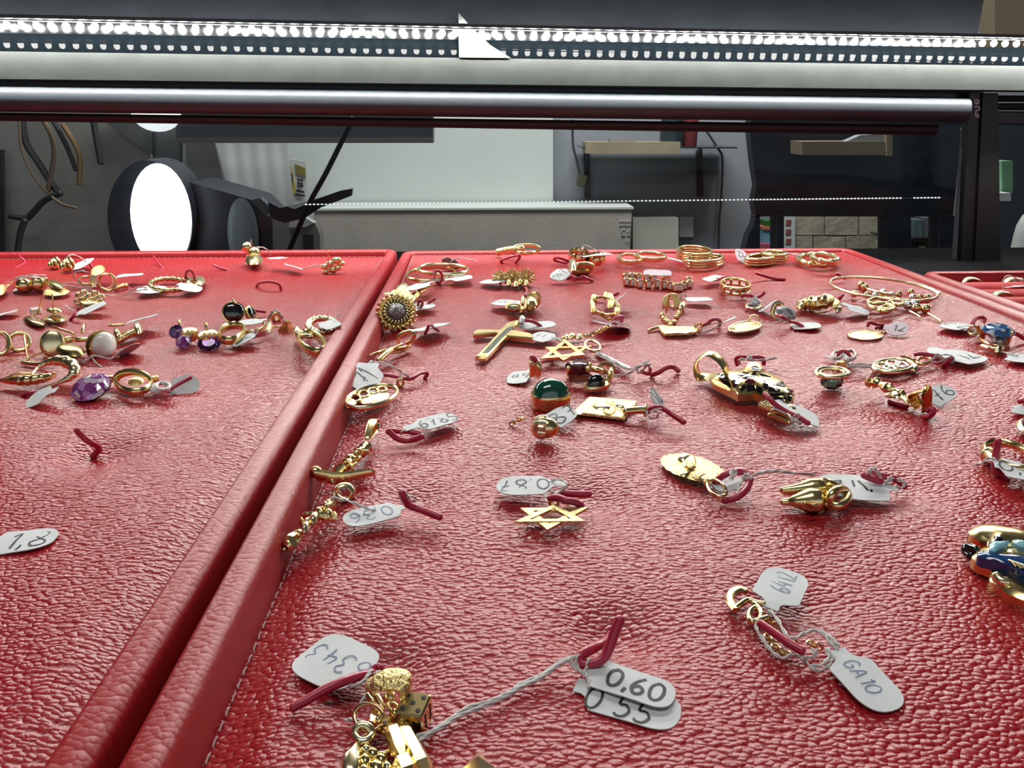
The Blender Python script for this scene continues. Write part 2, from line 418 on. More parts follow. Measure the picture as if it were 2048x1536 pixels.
# ================================================================== trays
RIMH = .80
def padz_edge(d):           # d: distance from the rim; the padding rises from a trough beside it
    t = min(max(d/1.5, 0), 1); return -.30+.30*(t*t*(3-2*t))
DIMPLES = []
for (x, y, dep, rad) in ((192, 905, .30, 1.0), (1222, 1262, .26, .75), (755, 1335, .26, .75), (1175, 995, .22, .9), (832, 1000, .18, .8), (1600, 1215, .2, .8),
                         (815, 875, .15, .8), (1790, 975, .18, .9), (1480, 975, .15, .9), (1350, 840, .14, 1.0), (1600, 845, .14, 1.0), (80, 880, .0, 1.0)):
    q = P(x, y, 0); DIMPLES.append((q.x, q.y, dep, rad))
def padz(x, y):
    z = 0.0
    for (a, b, dep, rad) in DIMPLES:
        d2 = ((x-a)**2+(y-b)**2)/(rad*rad*2.4)
        if d2 < 9: z -= 1.3*dep*math.exp(-d2*1.6)
    z += .07*math.sin(x*.36+1)*math.sin(y*.27+.5)+.04*math.sin(x*.8+y*.5)*math.sin(y*.61+2)
    return z
def tray(label, x0, x1, y0, y1, nx, ny, flat_pad=True):
    t = thing('display_tray', label, 'tray', ((x0+x1)/2, (y0+y1)/2, -1.3), 'red leather display trays')
    prof = [(0.02, -1.3), (0, .45), (.03, .62), (.1, .74), (.2, RIMH), (.56, RIMH), (.66, .76), (.735, .66), (.76, .5), (.86, -.3), (.86, -1.2)]
    rings = []
    for (n, z) in prof:
        r = max(1.0-n, .12); ring = []
        for (cx, cy, a0) in ((x1-n-r, y1-n-r, 0), (x0+n+r, y1-n-r, 90), (x0+n+r, y0+n+r, 180), (x1-n-r, y0+n+r, 270)):
            for k in range(7):
                a = R(a0+k*15); ring.append(V((cx+r*math.cos(a), cy+r*math.sin(a), z)))
        rings.append(ring)
    m = MB(); m.loft(rings, cap=False); rim = m.obj('rim', [LEATHER_RIM, LEATHER_SIDE], t, ang=60)
    nper = len(rings[0])
    for i, pl in enumerate(rim.data.polygons):
        row = i//nper
        pl.material_index = 0 if 1 <= row <= 6 else 1
    # padding
    if flat_pad:
        m = MB(); a0, a1, b0, b1 = x0+.8, x1-.8, y0+.8, y1-.8
        for j in range(ny+1):
            for i in range(nx+1):
                x = a0+(a1-a0)*i/nx; y = b0+(b1-b0)*j/ny
                d = min(x-a0, a1-x, y-b0, b1-y)
                m.v.append(V((x, y, lift(x, y)+padz_edge(d)*(1-min(1, 1.25*lift(x, y)/.6))+padz(x, y)*min(d/1.0, 1))))
        for j in range(ny):
            for i in range(nx):
                a = j*(nx+1)+i; m.f.append((a, a+1, a+nx+2, a+nx+1))
        m.obj('pad', LEATHER, t, ang=180)
        # row of stitches at the foot of the rim
        m = MB(); c = .12
        def run(ax, ay, bx, by):
            a, b = V((ax, ay, 0)), V((bx, by, 0)); Ld = (b-a).length; k = 0; d = (b-a).normalized()
            while k*.36 < Ld-.3:
                p = a+d*(k*.36); q0 = p+d*.12; p.z = lift(q0.x, q0.y)-.27*(1-min(1, 1.25*lift(q0.x, q0.y)/.6))+.01; m.tube([p, p+d*.12+V((0, 0, .03)), p+d*.24], .018, 5, rnd=False); k += 1
        run(a0+c, b0, a0+c, b1); run(a1-c, b0, a1-c, b1); run(a0, b1-c, a1, b1-c)
        m.obj('stitching', STITCH, t, kind='stuff')
    return t
tray('red pebbled leather tray of pendants and bangles', -5.64, 26.8, 1.5, 55.2, 150, 250)
tray('red leather tray of earrings beside the pendant tray', -38.4, -6.0, 1.5, 56.0, 120, 200)
rt = tray('red tray with padded ring rolls, mostly cut off by the picture edge', 27.1, 58, -4, 46.4, 10, 10, False)
y = 44.2
while y > 2:
    m = MB(); m.lathe(F((42.55, y, -.3), (0, 1, 0), (0, 0, 1), (1, 0, 0)), [(.01, -14.7), (.8, -14.6), (.8, 14.6), (.01, 14.7)], 16, 1.21, 1.0); m.obj('ring_roll', RINGROLL, rt, ang=50); y -= 1.95
# ================================================================== the shop behind the glass
full()
def one(m, name, mat, label, cat, ang=35, group=None): return tag_obj(m.obj(name, mat, ang=ang), label, cat, group)
# white board wall and the bench in front of it
m = slab(395, 180, 1106, 470, 296, 5.5); one(m, 'white_board', WHITEW, 'off-white wall board behind the beige bench', 'wall board')
b = thing('bench', 'grey-beige bench with a white top edge below the white board', 'bench', D(940, 520, 276))
q0, q1 = D(628, 421, 276), D(1264, 418, 276)
wbox(q0.x, q1.x, 276, 295, -90, q0.z).obj('front_panel', BEIGEW, b)
wbox(q0.x-1, q1.x+.5, 275.4, 295, q0.z, q0.z+.7).obj('top_edge', WHITEW, b)
full()
m = MB()                                   # mirror-written numerals printed on the end of the bench
for k, (pts) in enumerate(([(1250, 459), (1244, 459), (1243, 463), (1250, 470), (1243, 470)], [(1261, 459), (1256, 459), (1255, 464), (1260, 464), (1260, 470), (1255, 470)])):
    m.tube([D(x, y, 275.7) for x, y in pts], .18, 5)
for k in range(4): m.tube([D(1240+k*6, 442, 275.7), D(1243+k*6, 442, 275.7)], .25, 4)
for k in range(4): m.tube([D(1240+k*6, 450, 275.7), D(1243+k*6, 450, 275.7)], .25, 4)
for k in range(2): m.tube([D(1252+k*5, 478, 275.7), D(1252+k*5, 486, 275.7)], .15, 4)
m.obj('printed_numerals', simple('white_print', (.55, .58, .6), .7), b, kind='stuff')
CARD = simple('pale_cardboard', (.52, .50, .45), .8, noise=(9, .1))
WOOD = simple('raw_pine', (.36, .29, .20), .7, noise=(12, .3))
m = slab(1266, 436, 1357, 560, 290, 8); one(m, 'cardboard_box', CARD, 'pale cardboard box leaning against the grey wall', 'box')
m = slab(1359, 434, 1387, 474, 299.5, 1.5); one(m, 'paper_sheet', WHITEW, 'white paper sheet on the grey wall beside the cardboard box', 'paper')
# shelf on two brackets
sh = thing('wall_shelf', 'thin black wall shelf on two steel brackets', 'shelf', D(1280, 300, 290))
slab(1166, 294, 1475, 297, 282, 18).obj('shelf_board', simple('black_glass_shelf', (.03, .05, .06), .15), sh)
for bx in (1173, 1398):
    m = MB()
    a, c, e = D(bx, 300, 300), D(bx+2, 392, 301), D(bx+3, 298, 283)
    m.tube([a, c], 1.5, 4, rnd=False); bk = m.obj('bracket', BLACKM, sh)
    m = MB(); m.tube([a+V((0, 0, -.5)), e], 1.0, 4, rnd=False); m.obj('bracket_arm', BLACKM, bk); m = MB(); m.tube([D(bx, 345, 299), e+(a-e)*.2], .7, 4, rnd=False); m.obj('bracket_brace', BLACKM, bk)
m = slab(1172, 284, 1361, 307, 280, 10); one(m, 'timber_offcut', WOOD, 'raw pine timber lying along the wall shelf', 'timber')
m = slab(1220, 277, 1270, 284, 282, 4); one(m, 'bubble_wrap', simple('grey_plastic_wrap', (.3, .27, .26), .4), 'crumpled grey wrap on top of the pine timber', 'wrap')
for (x0, x1, mt, lb) in ((1319, 1364, simple('dark_green_tin', (.02, .035, .04), .4), 'dark green tin on the wall shelf'), (1365, 1393, simple('red_tin', (.22, .03, .04), .4, noise=(30, .5)), 'red labelled tin on the wall shelf beside the dark one')):
    a, c = D((x0+x1)/2, 294, 287), D((x0+x1)/2, 235, 287); r = (D(x1, 294, 287)-D(x0, 294, 287)).length/2
    m = MB(); m.lathe(F(a, (1, 0, 0), (0, 1, 0), UP), [(r*.9, 0), (r, .5), (r, c.z-a.z-1), (r*.93, c.z-a.z), (.01, c.z-a.z)], 18); one(m, 'tin', mt, lb, 'tin', group='tins on the wall shelf')
CABLE = simple('dark_cable', (.05, .05, .055), .5); CABLEB = simple('tan_cable', (.24, .17, .11), .6)
ad = thing('hanging_adapter', 'olive power adapter hanging on a cable beside the shelf bracket', 'adapter', D(1163, 372, 297))
MB().tube(spline([D(x, y, 297) for x, y in ((1145, 240), (1146, 290), (1152, 315), (1160, 352))], 6), .45, 6).obj('cable', CABLE, ad)
MB().box(F(D(1164, 361, 297), (1, 0, -.25), (0, 1, 0), (.25, 0, 1)), 1.7, 1.5, 2.2, .4).obj('plug', simple('olive_plastic', (.10, .10, .06), .5), ad)
m = MB(); m.tube(spline([D(x, y, 299) for x, y in ((1408, 255), (1436, 297), (1445, 320), (1442, 400), (1438, 450), (1436, 560))], 6), .45, 6); one(m, 'wall_cable', CABLE, 'thin dark cable running down the grey wall', 'cable')
# navy partition with an opening, stone wall and shelf goods beyond
NAVY = simple('navy_cloth', (.010, .014, .026), .6, noise=(6, .5), bump=(9, .5, .02))
pa = thing('navy_partition', 'dark navy cloth partition with a low opening at the foot', 'partition', D(1700, 560, 215))
pts = [(1502, 200), (1500, 262), (1507, 330), (1514, 372), (1507, 402), (1512, 430), (1510, 433), (1906, 433), (1930, 200)]
m = MB(); q = [D(x, y, 215) for x, y in pts]; m.loft([q, [p+V((0, 4, 0)) for p in q]]); m.obj('cloth', NAVY, pa)
pts = [(1512, 430), (1508, 450), (1497, 470), (1490, 500), (1488, 620), (1520, 620), (1520, 430)]
m = MB(); q = [D(x, y, 215) for x, y in pts]; m.loft([q, [p+V((0, 4, 0)) for p in q]]); m.obj('cloth_edge', NAVY, pa)
for (x0, x1) in ((1555, 1568), (1776, 1822), (1880, 1910)):
    slab(x0, 432, x1, 640, 214, 6).obj('upright', NAVY, pa)
STONE = simple('beige_stone', (.40, .36, .28), .85, noise=(5, .25), bump=(14, .6, .02))
st = thing('stone_wall', 'beige stone block wall seen through the navy partition opening', 'wall', D(1680, 560, 292))
for (x0, y0, x1, y1) in ((1590, 425, 1648, 470), (1650, 425, 1716, 470), (1718, 425, 1776, 470), (1590, 472, 1625, 518), (1627, 472, 1690, 518), (1692, 472, 1776, 518), (1590, 520, 1776, 600)):
    slab(x0, y0, x1, y1, 290+random.uniform(0, .6), 6).obj('stone_block', STONE, st)
m = slab(1568, 432, 1590, 560, 289, 1); pp = tag_obj(m.obj('poster', WHITEW), 'pale poster with three small red marks beside the stone wall', 'poster')
for k in range(3):
    mm = MB(); mm.v = []; c = D(1577, 445+k*19, 288.8); mm.box(F(c, (1, 0, 0), (0, 1, 0), UP), 1.0, .1, 1.0, .05); mm.obj('printed_mark', simple('rust_print', (.25, .08, .07), .7), pp)
m = slab(1526, 458, 1555, 486, 270, 8); bx = tag_obj(m.obj('blue_carton', simple('blue_carton', (.14, .34, .45), .6)), 'light blue carton with an orange top beyond the partition', 'carton')
slab(1526, 454, 1555, 460, 269.6, 8).obj('orange_band', simple('orange_card', (.5, .16, .08), .6), bx)
m = slab(1530, 442, 1551, 454, 271, 6); one(m, 'green_pot', simple('green_plastic', (.02, .13, .02), .5), 'small green pot on top of the blue carton', 'pot')
m = slab(1522, 488, 1556, 560, 268, 8); one(m, 'pink_carton', simple('pink_card', (.42, .09, .16), .6), 'pink and white carton under the blue carton', 'carton')
rk = thing('goods_rack', 'dark rack of small goods behind the partition opening', 'rack', D(1850, 560, 260))
slab(1774, 425, 1900, 640, 275, 4).obj('rack_back', simple('dark_brown_rack', (.045, .038, .04), .6), rk)
for yy in (474, 520): slab(1774, yy, 1884, yy+3, 262, 12).obj('rack_shelf', simple('rack_board', (.06, .05, .05), .5), rk)
for i, (x0, y0, x1, y1, c, lb) in enumerate(((1828, 440, 1846, 474, (.10, .15, .16), 'teal packet'), (1848, 436, 1864, 474, (.13, .14, .15), 'grey packet'), (1866, 448, 1879, 474, (.5, .47, .42), 'cream packet'), (1780, 490, 1800, 520, (.14, .18, .22), 'slate blue packet'), (1804, 484, 1818, 520, (.10, .03, .03), 'dark red packet'), (1838, 492, 1852, 520, (.30, .26, .2), 'tan packet'), (1857, 482, 1874, 520, (.42, .40, .3), 'pale yellow packet'))):
    one(slab(x0, y0, x1, y1-1.2, 263, 6), 'packet', simple('packet_'+str(i), c, .5, noise=(40, .4)), lb+' standing on the dark goods rack', 'packet', group='packets on the goods rack')
m = slab(1604, 283, 1784, 310, 206, 8); bb = tag_obj(m.obj('wooden_tray', simple('tan_plywood', (.27, .21, .15), .6, noise=(14, .15))), 'tan wooden tray standing before the navy cloth', 'wooden tray')
slab(1774, 266, 1785, 312, 205, 9).obj('tray_end', simple('tan_ply_end', (.30, .24, .17), .6), bb)
mm = MB(); q = [D(x, y, 207) for x, y in ((1690, 284), (1722, 270), (1774, 268), (1774, 283))]; mm.loft([q, [p+V((0, 3, 0)) for p in q]]); mm.obj('white_liner', simple('grey_white_liner', (.30, .32, .33), .6), bb)
# right of the post
one(slab(2004, 322, 2026, 386, 190, 10), 'green_box', simple('pale_green_card', (.18, .38, .22), .6), 'pale green box on the white ledge beside the post', 'box')
one(slab(1980, 386, 2022, 402, 186, 14), 'white_ledge', simple('white_ledge', (.6, .64, .6), .5), 'short white ledge under the pale green box', 'ledge')
ctr = D(2052, 470, 180); m = MB(); rr = 4.6
m.lathe(F(D(2052, 560, 180), (1, 0, 0), (0, 1, 0), UP), [(.1, 0), (rr, .2), (rr, 10.5), (rr*.96, 13), (rr*.8, 15.2), (rr*.5, 16.6), (rr*.2, 17)], 24)
one(m, 'white_jug', simple('white_ceramic', (.46, .50, .50), .4), 'rounded white ceramic jar cut off by the picture edge', 'jar')
one(slab(1996, 240, 2150, 640, 230, 4), 'slate_screen', simple('slate_panel', (.04, .05, .065), .5, noise=(5, .3)), 'slate dark panel behind the white ceramic jar', 'panel')
# left side: lamp, cables, boards
one(slab(-400, 150, 300, 700, 250, 3), 'grey_board', simple('dusty_grey_board', (.36, .34, .32), .75, noise=(3, .3)), 'dusty brown-grey board with cables hanging before it', 'board')
m = MB(); q = [D(x, y, 246) for x, y in ((-20, 240), (60, 240), (320, 330), (312, 345), (160, 328), (20, 470), (8, 300))]
one(slab(-30, 300, 2, 520, 244, 2), 'dark_upright', simple('dark_upright_paint', (.03, .033, .04), .5), 'dark upright standing left of the hanging cables', 'post')
m = MB(); q = [D(x, y, 247) for x, y in ((200, 236), (360, 236), (360, 330), (316, 318))]; m.loft([q, [p+V((0, 2, 0)) for p in q]]); one(m, 'slanted_board', simple('olive_grey_board', (.12, .125, .12), .7, noise=(5, .2)), 'olive grey slanted board above the round lamp', 'board')
for i, (pts, r, mt, lb) in enumerate((
    ([(44, 230), (52, 285), (80, 330), (100, 362), (118, 388)], 1.0, CABLE, 'thick dark cable looping down the grey board'),
    ([(82, 232), (102, 270), (108, 305), (102, 350), (96, 382)], .75, CABLEB, 'brown cable looping beside the thick dark one'),
    ([(38, 240), (44, 300), (66, 350), (94, 386)], .4, CABLEB, 'thin tan cable behind the thick dark one'),
    ([(104, 236), (132, 290), (152, 340)], .7, CABLE, 'straight dark cable slanting to the tan stub'),
    ([(126, 250), (150, 288), (160, 318), (158, 368)], .75, simple('ochre_cable', (.30, .17, .07), .6), 'ochre cable hanging in front of the grey board'),
    ([(186, 234), (192, 270), (202, 326)], 1.0, CABLE, 'short dark cable hanging near the slanted board'),
    ([(122, 386), (90, 400), (66, 425), (52, 436), (20, 432)], .9, CABLE, 'dark cable curling to the floor box'),
    ([(104, 394), (124, 408), (152, 416)], .45, CABLEB, 'short tan cable end lying by the dark loop'),
    ([(50, 440), (40, 470), (34, 520)], .9, CABLE, 'dark cable dropping behind the tray edge'))):
    m = MB(); m.tube(spline([D(x, y, 243-i*.8) for x, y in pts], 7), r, 7); one(m, 'hanging_cable', mt, lb, 'cable', group='cables hanging on the grey board')
DARKH = simple('lamp_housing', (.022, .026, .036), .4, noise=(20, .4))
lp = thing('round_lamp', 'round white lamp glowing in a dark housing', 'lamp', D(350, 520, 150))
def oval(cx, cy, w, h, rot, Y, n=36):
    c, s = math.cos(R(rot)), math.sin(R(rot))
    return [D(cx+w/2*math.cos(2*math.pi*k/n)*c-h/2*math.sin(2*math.pi*k/n)*s, cy+w/2*math.cos(2*math.pi*k/n)*s+h/2*math.sin(2*math.pi*k/n)*c, Y) for k in range(n)]
m = MB(); m.dome(oval(322, 432, 122, 212, -6, 150), (0, -1, 0), 1.6, 5); m.obj('diffuser', simple('lit_diffuser', (1, 1, 1), .5, emis=((.93, .96, 1.0), 2.2)), lp)
m = MB(); r0 = oval(300, 440, 170, 240, -6, 152); m.loft([r0, [p+V((0, 9, 0)) for p in r0]]); m.obj('housing', DARKH, lp)
m = MB(); q = [D(x, y, 156) for x, y in ((380, 365), (505, 400), (545, 440), (548, 640), (300, 640), (330, 380))]; m.loft([q, [p+V((0, 14, 0)) for p in q]]); m.obj('stand', DARKH, lp)
m = MB(); m.dome(oval(486, 470, 62, 150, -4, 155), (0, -1, 0), .8, 4)
m.obj('lamp_reflection', simple('grey_reflection', (.22, .26, .28), .4), lp)  # dim reflection of the lamp built as a grey disc
pl = thing('ceiling_globe', 'small white globe lamp just under the showcase beam', 'lamp', D(313, 250, 240))
MB().ell(F(D(313, 226, 240), (1, 0, 0), (0, 1, 0), UP), 7, 5, 5.2, 20, 12).obj('globe', simple('lit_globe', (1, 1, 1), .4, emis=((.95, .97, 1), 1.0)), pl)
MB().tube([D(306, 254, 246), D(308, 330, 246)], .3, 6).obj('cord', CABLE, pl)
m = slab(352, 200, 866, 286, 240, 8); hd = tag_obj(m.obj('overhead_shelf', simple('dark_overhead_shelf', (.035, .042, .05), .35, noise=(6, .3))), 'dark shelf hanging above the warning sign', 'shelf')
slab(352, 276, 866, 286, 239, 3).obj('shelf_lip', simple('brown_lip', (.10, .09, .085), .6), hd)
m = MB(); q = [D(x, y, 252) for x, y in ((372, 276), (430, 286), (452, 380), (374, 360))]; m.loft([q, [p+V((0, 2, 0)) for p in q]]); one(m, 'grey_board_piece', simple('warm_grey_board', (.25, .245, .235), .7), 'warm grey board piece beside the pale curtain', 'board')
cu = MB(); pts = []
for k in range(33):
    x = 428+k*4.6; yy = 3*math.sin(k*1.1); pts.append((x, 255+yy*.5))
rings = [[D(428+k*4.4+(16 if e else 0), 282 if not e else 420, 256+.08*math.sin(k*.9)) for k in range(34)] for e in (0, 1)]
for a in range(33): pass
n0 = len(rings[0]); cu.add(rings[0]+rings[1]+[p+V((0, .6, 0)) for p in rings[0]]+[p+V((0, .6, 0)) for p in rings[1]],
    [(k, k+1, n0+k+1, n0+k) for k in range(n0-1)]+[(2*n0+k+1, 2*n0+k, 3*n0+k, 3*n0+k+1) for k in range(n0-1)])
one(cu, 'pale_curtain', simple('pale_curtain_cloth', (.85, .88, .88), .8), 'pale pleated curtain behind the dark lamp stand', 'curtain', 80)
sg = thing('warning_sign', 'white warning sign with yellow triangle and black print', 'sign', D(594, 410, 262))
q = [D(x, y, 262) for x, y in ((572, 318), (612, 322), (616, 412), (578, 408))]
m = MB(); m.loft([q, [p+V((0, .8, 0)) for p in q]]); m.obj('sign_board', simple('sign_white', (.62, .64, .62), .5), sg)
YEL = simple('sign_yellow', (.46, .36, .03), .5)
q = [D(x, y, 261.6) for x, y in ((582, 330), (592, 388), (577, 384))]; m = MB(); m.loft([q, [p+V((0, .3, 0)) for p in q]]); tri = m.obj('triangle', YEL, sg)
m = MB(); m.tube([D(583, 348, 261.3), D(583.5, 368, 261.3)], .35, 5); m.tube([D(584, 374, 261.3), D(584, 377, 261.3)], .35, 5); m.obj('exclamation_mark', INK, tri, kind='stuff')
q = [D(x, y, 261.6) for x, y in ((590, 328), (610, 336), (611, 354), (592, 346))]; m = MB(); m.loft([q, [p+V((0, .3, 0)) for p in q]]); m.obj('yellow_label', simple('dark_yellow_print', (.24, .19, .04), .5), sg)
m = MB()
for (x, y) in ((597, 360), (603, 361), (597, 366), (603, 367), (598, 372), (604, 372), (595, 382), (600, 383), (606, 384), (595, 389), (601, 390), (607, 391)):
    m.box(F(D(x, y, 261.5), (1, 0, -.1), (0, 1, 0), UP), .4, .1, .35)
m.obj('printed_text', INK, sg, kind='stuff')
m = MB(); m.tube([D(569, 287, 258), D(568, 318, 258)], 1.1, 6); one(m, 'door_bolt', BLACKM, 'black bolt at the top edge of the warning sign', 'bolt')
ar = thing('black_strap', 'black leather strap looped over the slanted cable', 'strap', D(620, 440, 140))
m = MB(); top = [(536, 404), (560, 416), (600, 408), (640, 396), (680, 382), (704, 378)]; bot = [(702, 392), (676, 402), (640, 416), (610, 436), (570, 446), (540, 436)]
q = [D(x, y, 140) for x, y in top+bot]; m.loft([q, [p+V((0, 1.5, 0)) for p in q]]); m.obj('strap_body', simple('black_strap_leather', (.012, .012, .014), .45), ar)
q = [D(x, y, 139.6) for x, y in ((576, 414), (612, 402), (614, 408), (590, 418))]; m = MB(); m.loft([q, [p+V((0, .3, 0)) for p in q]]); m.obj('white_patch', WHITEW, ar)
m = MB(); q = [D(x, y, 141) for x, y in ((500, 400), (520, 396), (546, 420), (532, 432))]; m.loft([q, [p+V((0, 2, 0)) for p in q]]); m.obj('buckle', simple('grey_buckle', (.18, .19, .2), .3, metal=.8), ar)
m = MB(); m.tube(spline([D(x, y, 138) for x, y in ((706, 236), (680, 290), (650, 350), (622, 400), (600, 450), (570, 520))], 5), .45, 8); one(m, 'slanted_cable', simple('black_cable', (.01, .011, .014), .3), 'black cable slanting down in front of the bench', 'cable')
m = MB(); q = [D(x, y, 236) for x, y in ((545, 455), (605, 440), (630, 446), (640, 470), (640, 620), (545, 620))]; m.loft([q, [p+V((0, 5, 0)) for p in q]]); cb = tag_obj(m.obj('chair_back', simple('grey_chair_plastic', (.16, .15, .145), .5)), 'grey plastic chair back beside the bench', 'chair')
q = [D(x, y, 235.5) for x, y in ((560, 442), (605, 432), (628, 446), (612, 454), (560, 456))]; m = MB(); m.loft([q, [p+V((0, 3, 0)) for p in q]]); m.obj('chair_rail', simple('pale_chair_rail', (.4, .42, .41), .4), cb)
q = [D(x, y, 235.4) for x, y in ((606, 468), (626, 470), (630, 620), (608, 620))]; m = MB(); m.loft([q, [p+V((0, .4, 0)) for p in q]]); m.obj('chair_slot', BLACKM, cb)
# reflection of a diode strip in the pane, built as glowing dots
ls = thing('strip_reflection', 'reflection of a diode strip built as a row of glowing dots', 'reflection', D(1240, 405, 132))
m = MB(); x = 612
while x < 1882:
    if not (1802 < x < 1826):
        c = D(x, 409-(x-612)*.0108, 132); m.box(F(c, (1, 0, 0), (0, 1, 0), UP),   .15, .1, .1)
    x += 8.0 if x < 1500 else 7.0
m.obj('reflected_dots', LEDREFL, ls, kind='stuff')
m = MB(); m.tube([D(606, 409, 132.3), D(1890, 395.2, 132.3)], .05, 5); m.obj('cord', simple('clear_dot_line', (.5, .5, .5), .3, trans=.8), ls)  # added line joining the reflected dots
# above the beam: paper and stone seen at the upper glass
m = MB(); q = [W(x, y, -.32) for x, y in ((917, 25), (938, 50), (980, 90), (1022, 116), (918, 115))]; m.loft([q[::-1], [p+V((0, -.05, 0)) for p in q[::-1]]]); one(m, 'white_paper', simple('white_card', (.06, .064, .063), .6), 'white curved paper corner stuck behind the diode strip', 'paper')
one(slab(1990, -200, 2300, 138, 130, 4), 'stone_panel', simple('tan_stone_panel', (.36, .29, .2), .8, noise=(8, .2)), 'tan stone panel above the right-hand side rail', 'panel')
# ================================================================== makers for the goods on the trays
RS = [1.0]
def ZA(): zone(0, 480, 360, 1536); RS[0] = 0.72
def ZB(): zone(320, 480, 380, 1536); RS[0] = 0.72
def ZC(): zone(680, 480, 360, 1536); RS[0] = 0.75
def ZD(): zone(940, 480, 360, 2048); RS[0] = 0.78
def ZE(): zone(1220, 480, 280, 2048); RS[0] = 0.6
def ZF(): zone(1400, 480, 320, 2048); RS[0] = 0.62
def ZG(): zone(1640, 480, 408, 2048); RS[0] = 0.72
def ZH(): zone(980, 640, 400, 2048); RS[0] = 1.0
def ZI(): zone(1360, 680, 340, 2048); RS[0] = 0.9
def ZJ(): zone(1600, 660, 448, 2048); RS[0] = 0.85
def ZK(): zone(560, 800, 380, 1824); RS[0] = 1.0
def ZL(): zone(960, 900, 300, 2048); RS[0] = 1.0
def ZM(): zone(1280, 860, 580, 2048); RS[0] = 1.0
def ZN(): zone(1860, 780, 188, 628); RS[0] = 1.0
def ZO(): zone(1420, 1110, 440, 1988); RS[0] = 1.0
def ZP(): zone(660, 1320, 340, 2048); RS[0] = 1.0
def ZP2(): zone(560, 1220, 440, 2048); RS[0] = 1.0
def ZQ(): zone(900, 1200, 500, 2048); RS[0] = 1.0
def ZR(): zone(0, 820, 400, 1920); RS[0] = 1.0
def ZU(): zone(1900, 1020, 148, 1137); RS[0] = 1.0
def ell_pts(cx, cy, w, h, hg, rot=0., n=28, a0=0., a1=360., lift=0.):
    """oval of pixels laid on the level hg; lift raises its far side"""
    out = []; c, s = math.cos(R(rot)), math.sin(R(rot))
    cl = abs(a1-a0) >= 359.9
    for k in range(n if cl else n+1):
        a = R(a0+(a1-a0)*k/n); x, y = w/2*math.cos(a), h/2*math.sin(a)
        out.append(P(cx+x*c-y*s, cy+x*s+y*c, hg+lift*max(0, -math.sin(a))))
    return out
def vell(cx, cy, w, h, by, rot=0., n=26, lean=0., a0=0., a1=360.):
    """oval standing upright (or leaning back) on the pad at pixel row by"""
    out = []; c, s = math.cos(R(rot)), math.sin(R(rot)); cl = abs(a1-a0) >= 359.9
    for k in range(n if cl else n+1):
        a = R(a0+(a1-a0)*k/n); x, y = w/2*math.cos(a), h/2*math.sin(a)
        out.append(PV(cx+x*c-y*s, cy+x*s+y*c, cx, by, 0, lean))
    return out
def pxs(*pts): return [P(*p) for p in pts]
_wire_n = [0]
def wire(label, *pts, r=.085):
    q = [(p if len(p) == 3 else (*p, .12)) for p in pts]
    r = min(r, .1)*(.9 if RS[0] < 1 else 1)
    m = MB(); m.tube(spline([P(*p) for p in q], 8), r, 9)
    return tag_obj(m.obj('wire_tie', WIRE, ang=60), label, 'wire tie', 'red wire ties through the pads')
STK = {
 '0': [[(.28, 1), (.08, .8), (.03, .45), (.12, .1), (.3, 0), (.48, .15), (.56, .5), (.5, .85), (.3, 1), (.22, .98)]],
 '1': [[(.12, .78), (.3, 1), (.28, .5), (.26, 0)]],
 '2': [[(.08, .8), (.2, .98), (.42, .95), (.5, .72), (.3, .35), (.05, .02), (.3, .05), (.58, .02)]],
 '3': [[(.08, .9), (.3, 1), (.5, .8), (.3, .55), (.5, .35), (.4, .05), (.2, 0), (.05, .12)]],
 '4': [[(.25, 1), (.05, .4), (.5, .42)], [(.45, .75), (.38, 0)]],
 '5': [[(.5, 1), (.18, 1), (.12, .58), (.35, .6), (.52, .35), (.38, .05), (.15, 0), (.03, .1)]],
 '6': [[(.45, 1), (.18, .7), (.05, .3), (.2, 0), (.42, .05), (.5, .3), (.3, .48), (.08, .3)]],
 '7': [[(.05, .95), (.3, .97), (.55, .97), (.35, .5), (.22, 0)], [(.15, .5), (.5, .55)]],
 '8': [[(.3, .52), (.1, .75), (.25, 1), (.47, .85), (.3, .52), (.06, .28), (.2, 0), (.5, .1), (.5, .35), (.3, .52)]],
 '9': [[(.5, .7), (.3, .5), (.08, .65), (.2, .97), (.45, .92), (.5, .7), (.45, .3), (.3, 0)]],
 ',': [[(.12, .12), (.05, -.15)]], '.': [[(.08, .06), (.14, .02)]], '/': [[(.4, 1), (.05, 0)]], '-': [[(.1, .45), (.45, .45)]],
 'G': [[(.5, .85), (.3, 1), (.05, .6), (.15, .05), (.45, .1), (.5, .45), (.3, .45)]], 'A': [[(.02, 0), (.28, 1), (.52, 0)], [(.12, .38), (.45, .38)]],
 ' ': [], '|': [[(.1, 1), (.1, 0)]], 'L': [[(.1, 1), (.08, 0), (.5, .02)]],
}
ADV = {'1': .45, ',': .28, '.': .28, '/': .5, '|': .3, ' ': .4}
def letters(text):
    x = 0; out = []
    for ch in text:
        for st in STK.get(ch, []): out.append([(x+a, b) for a, b in st])
        x += ADV.get(ch, .72)
    return out, x-.1
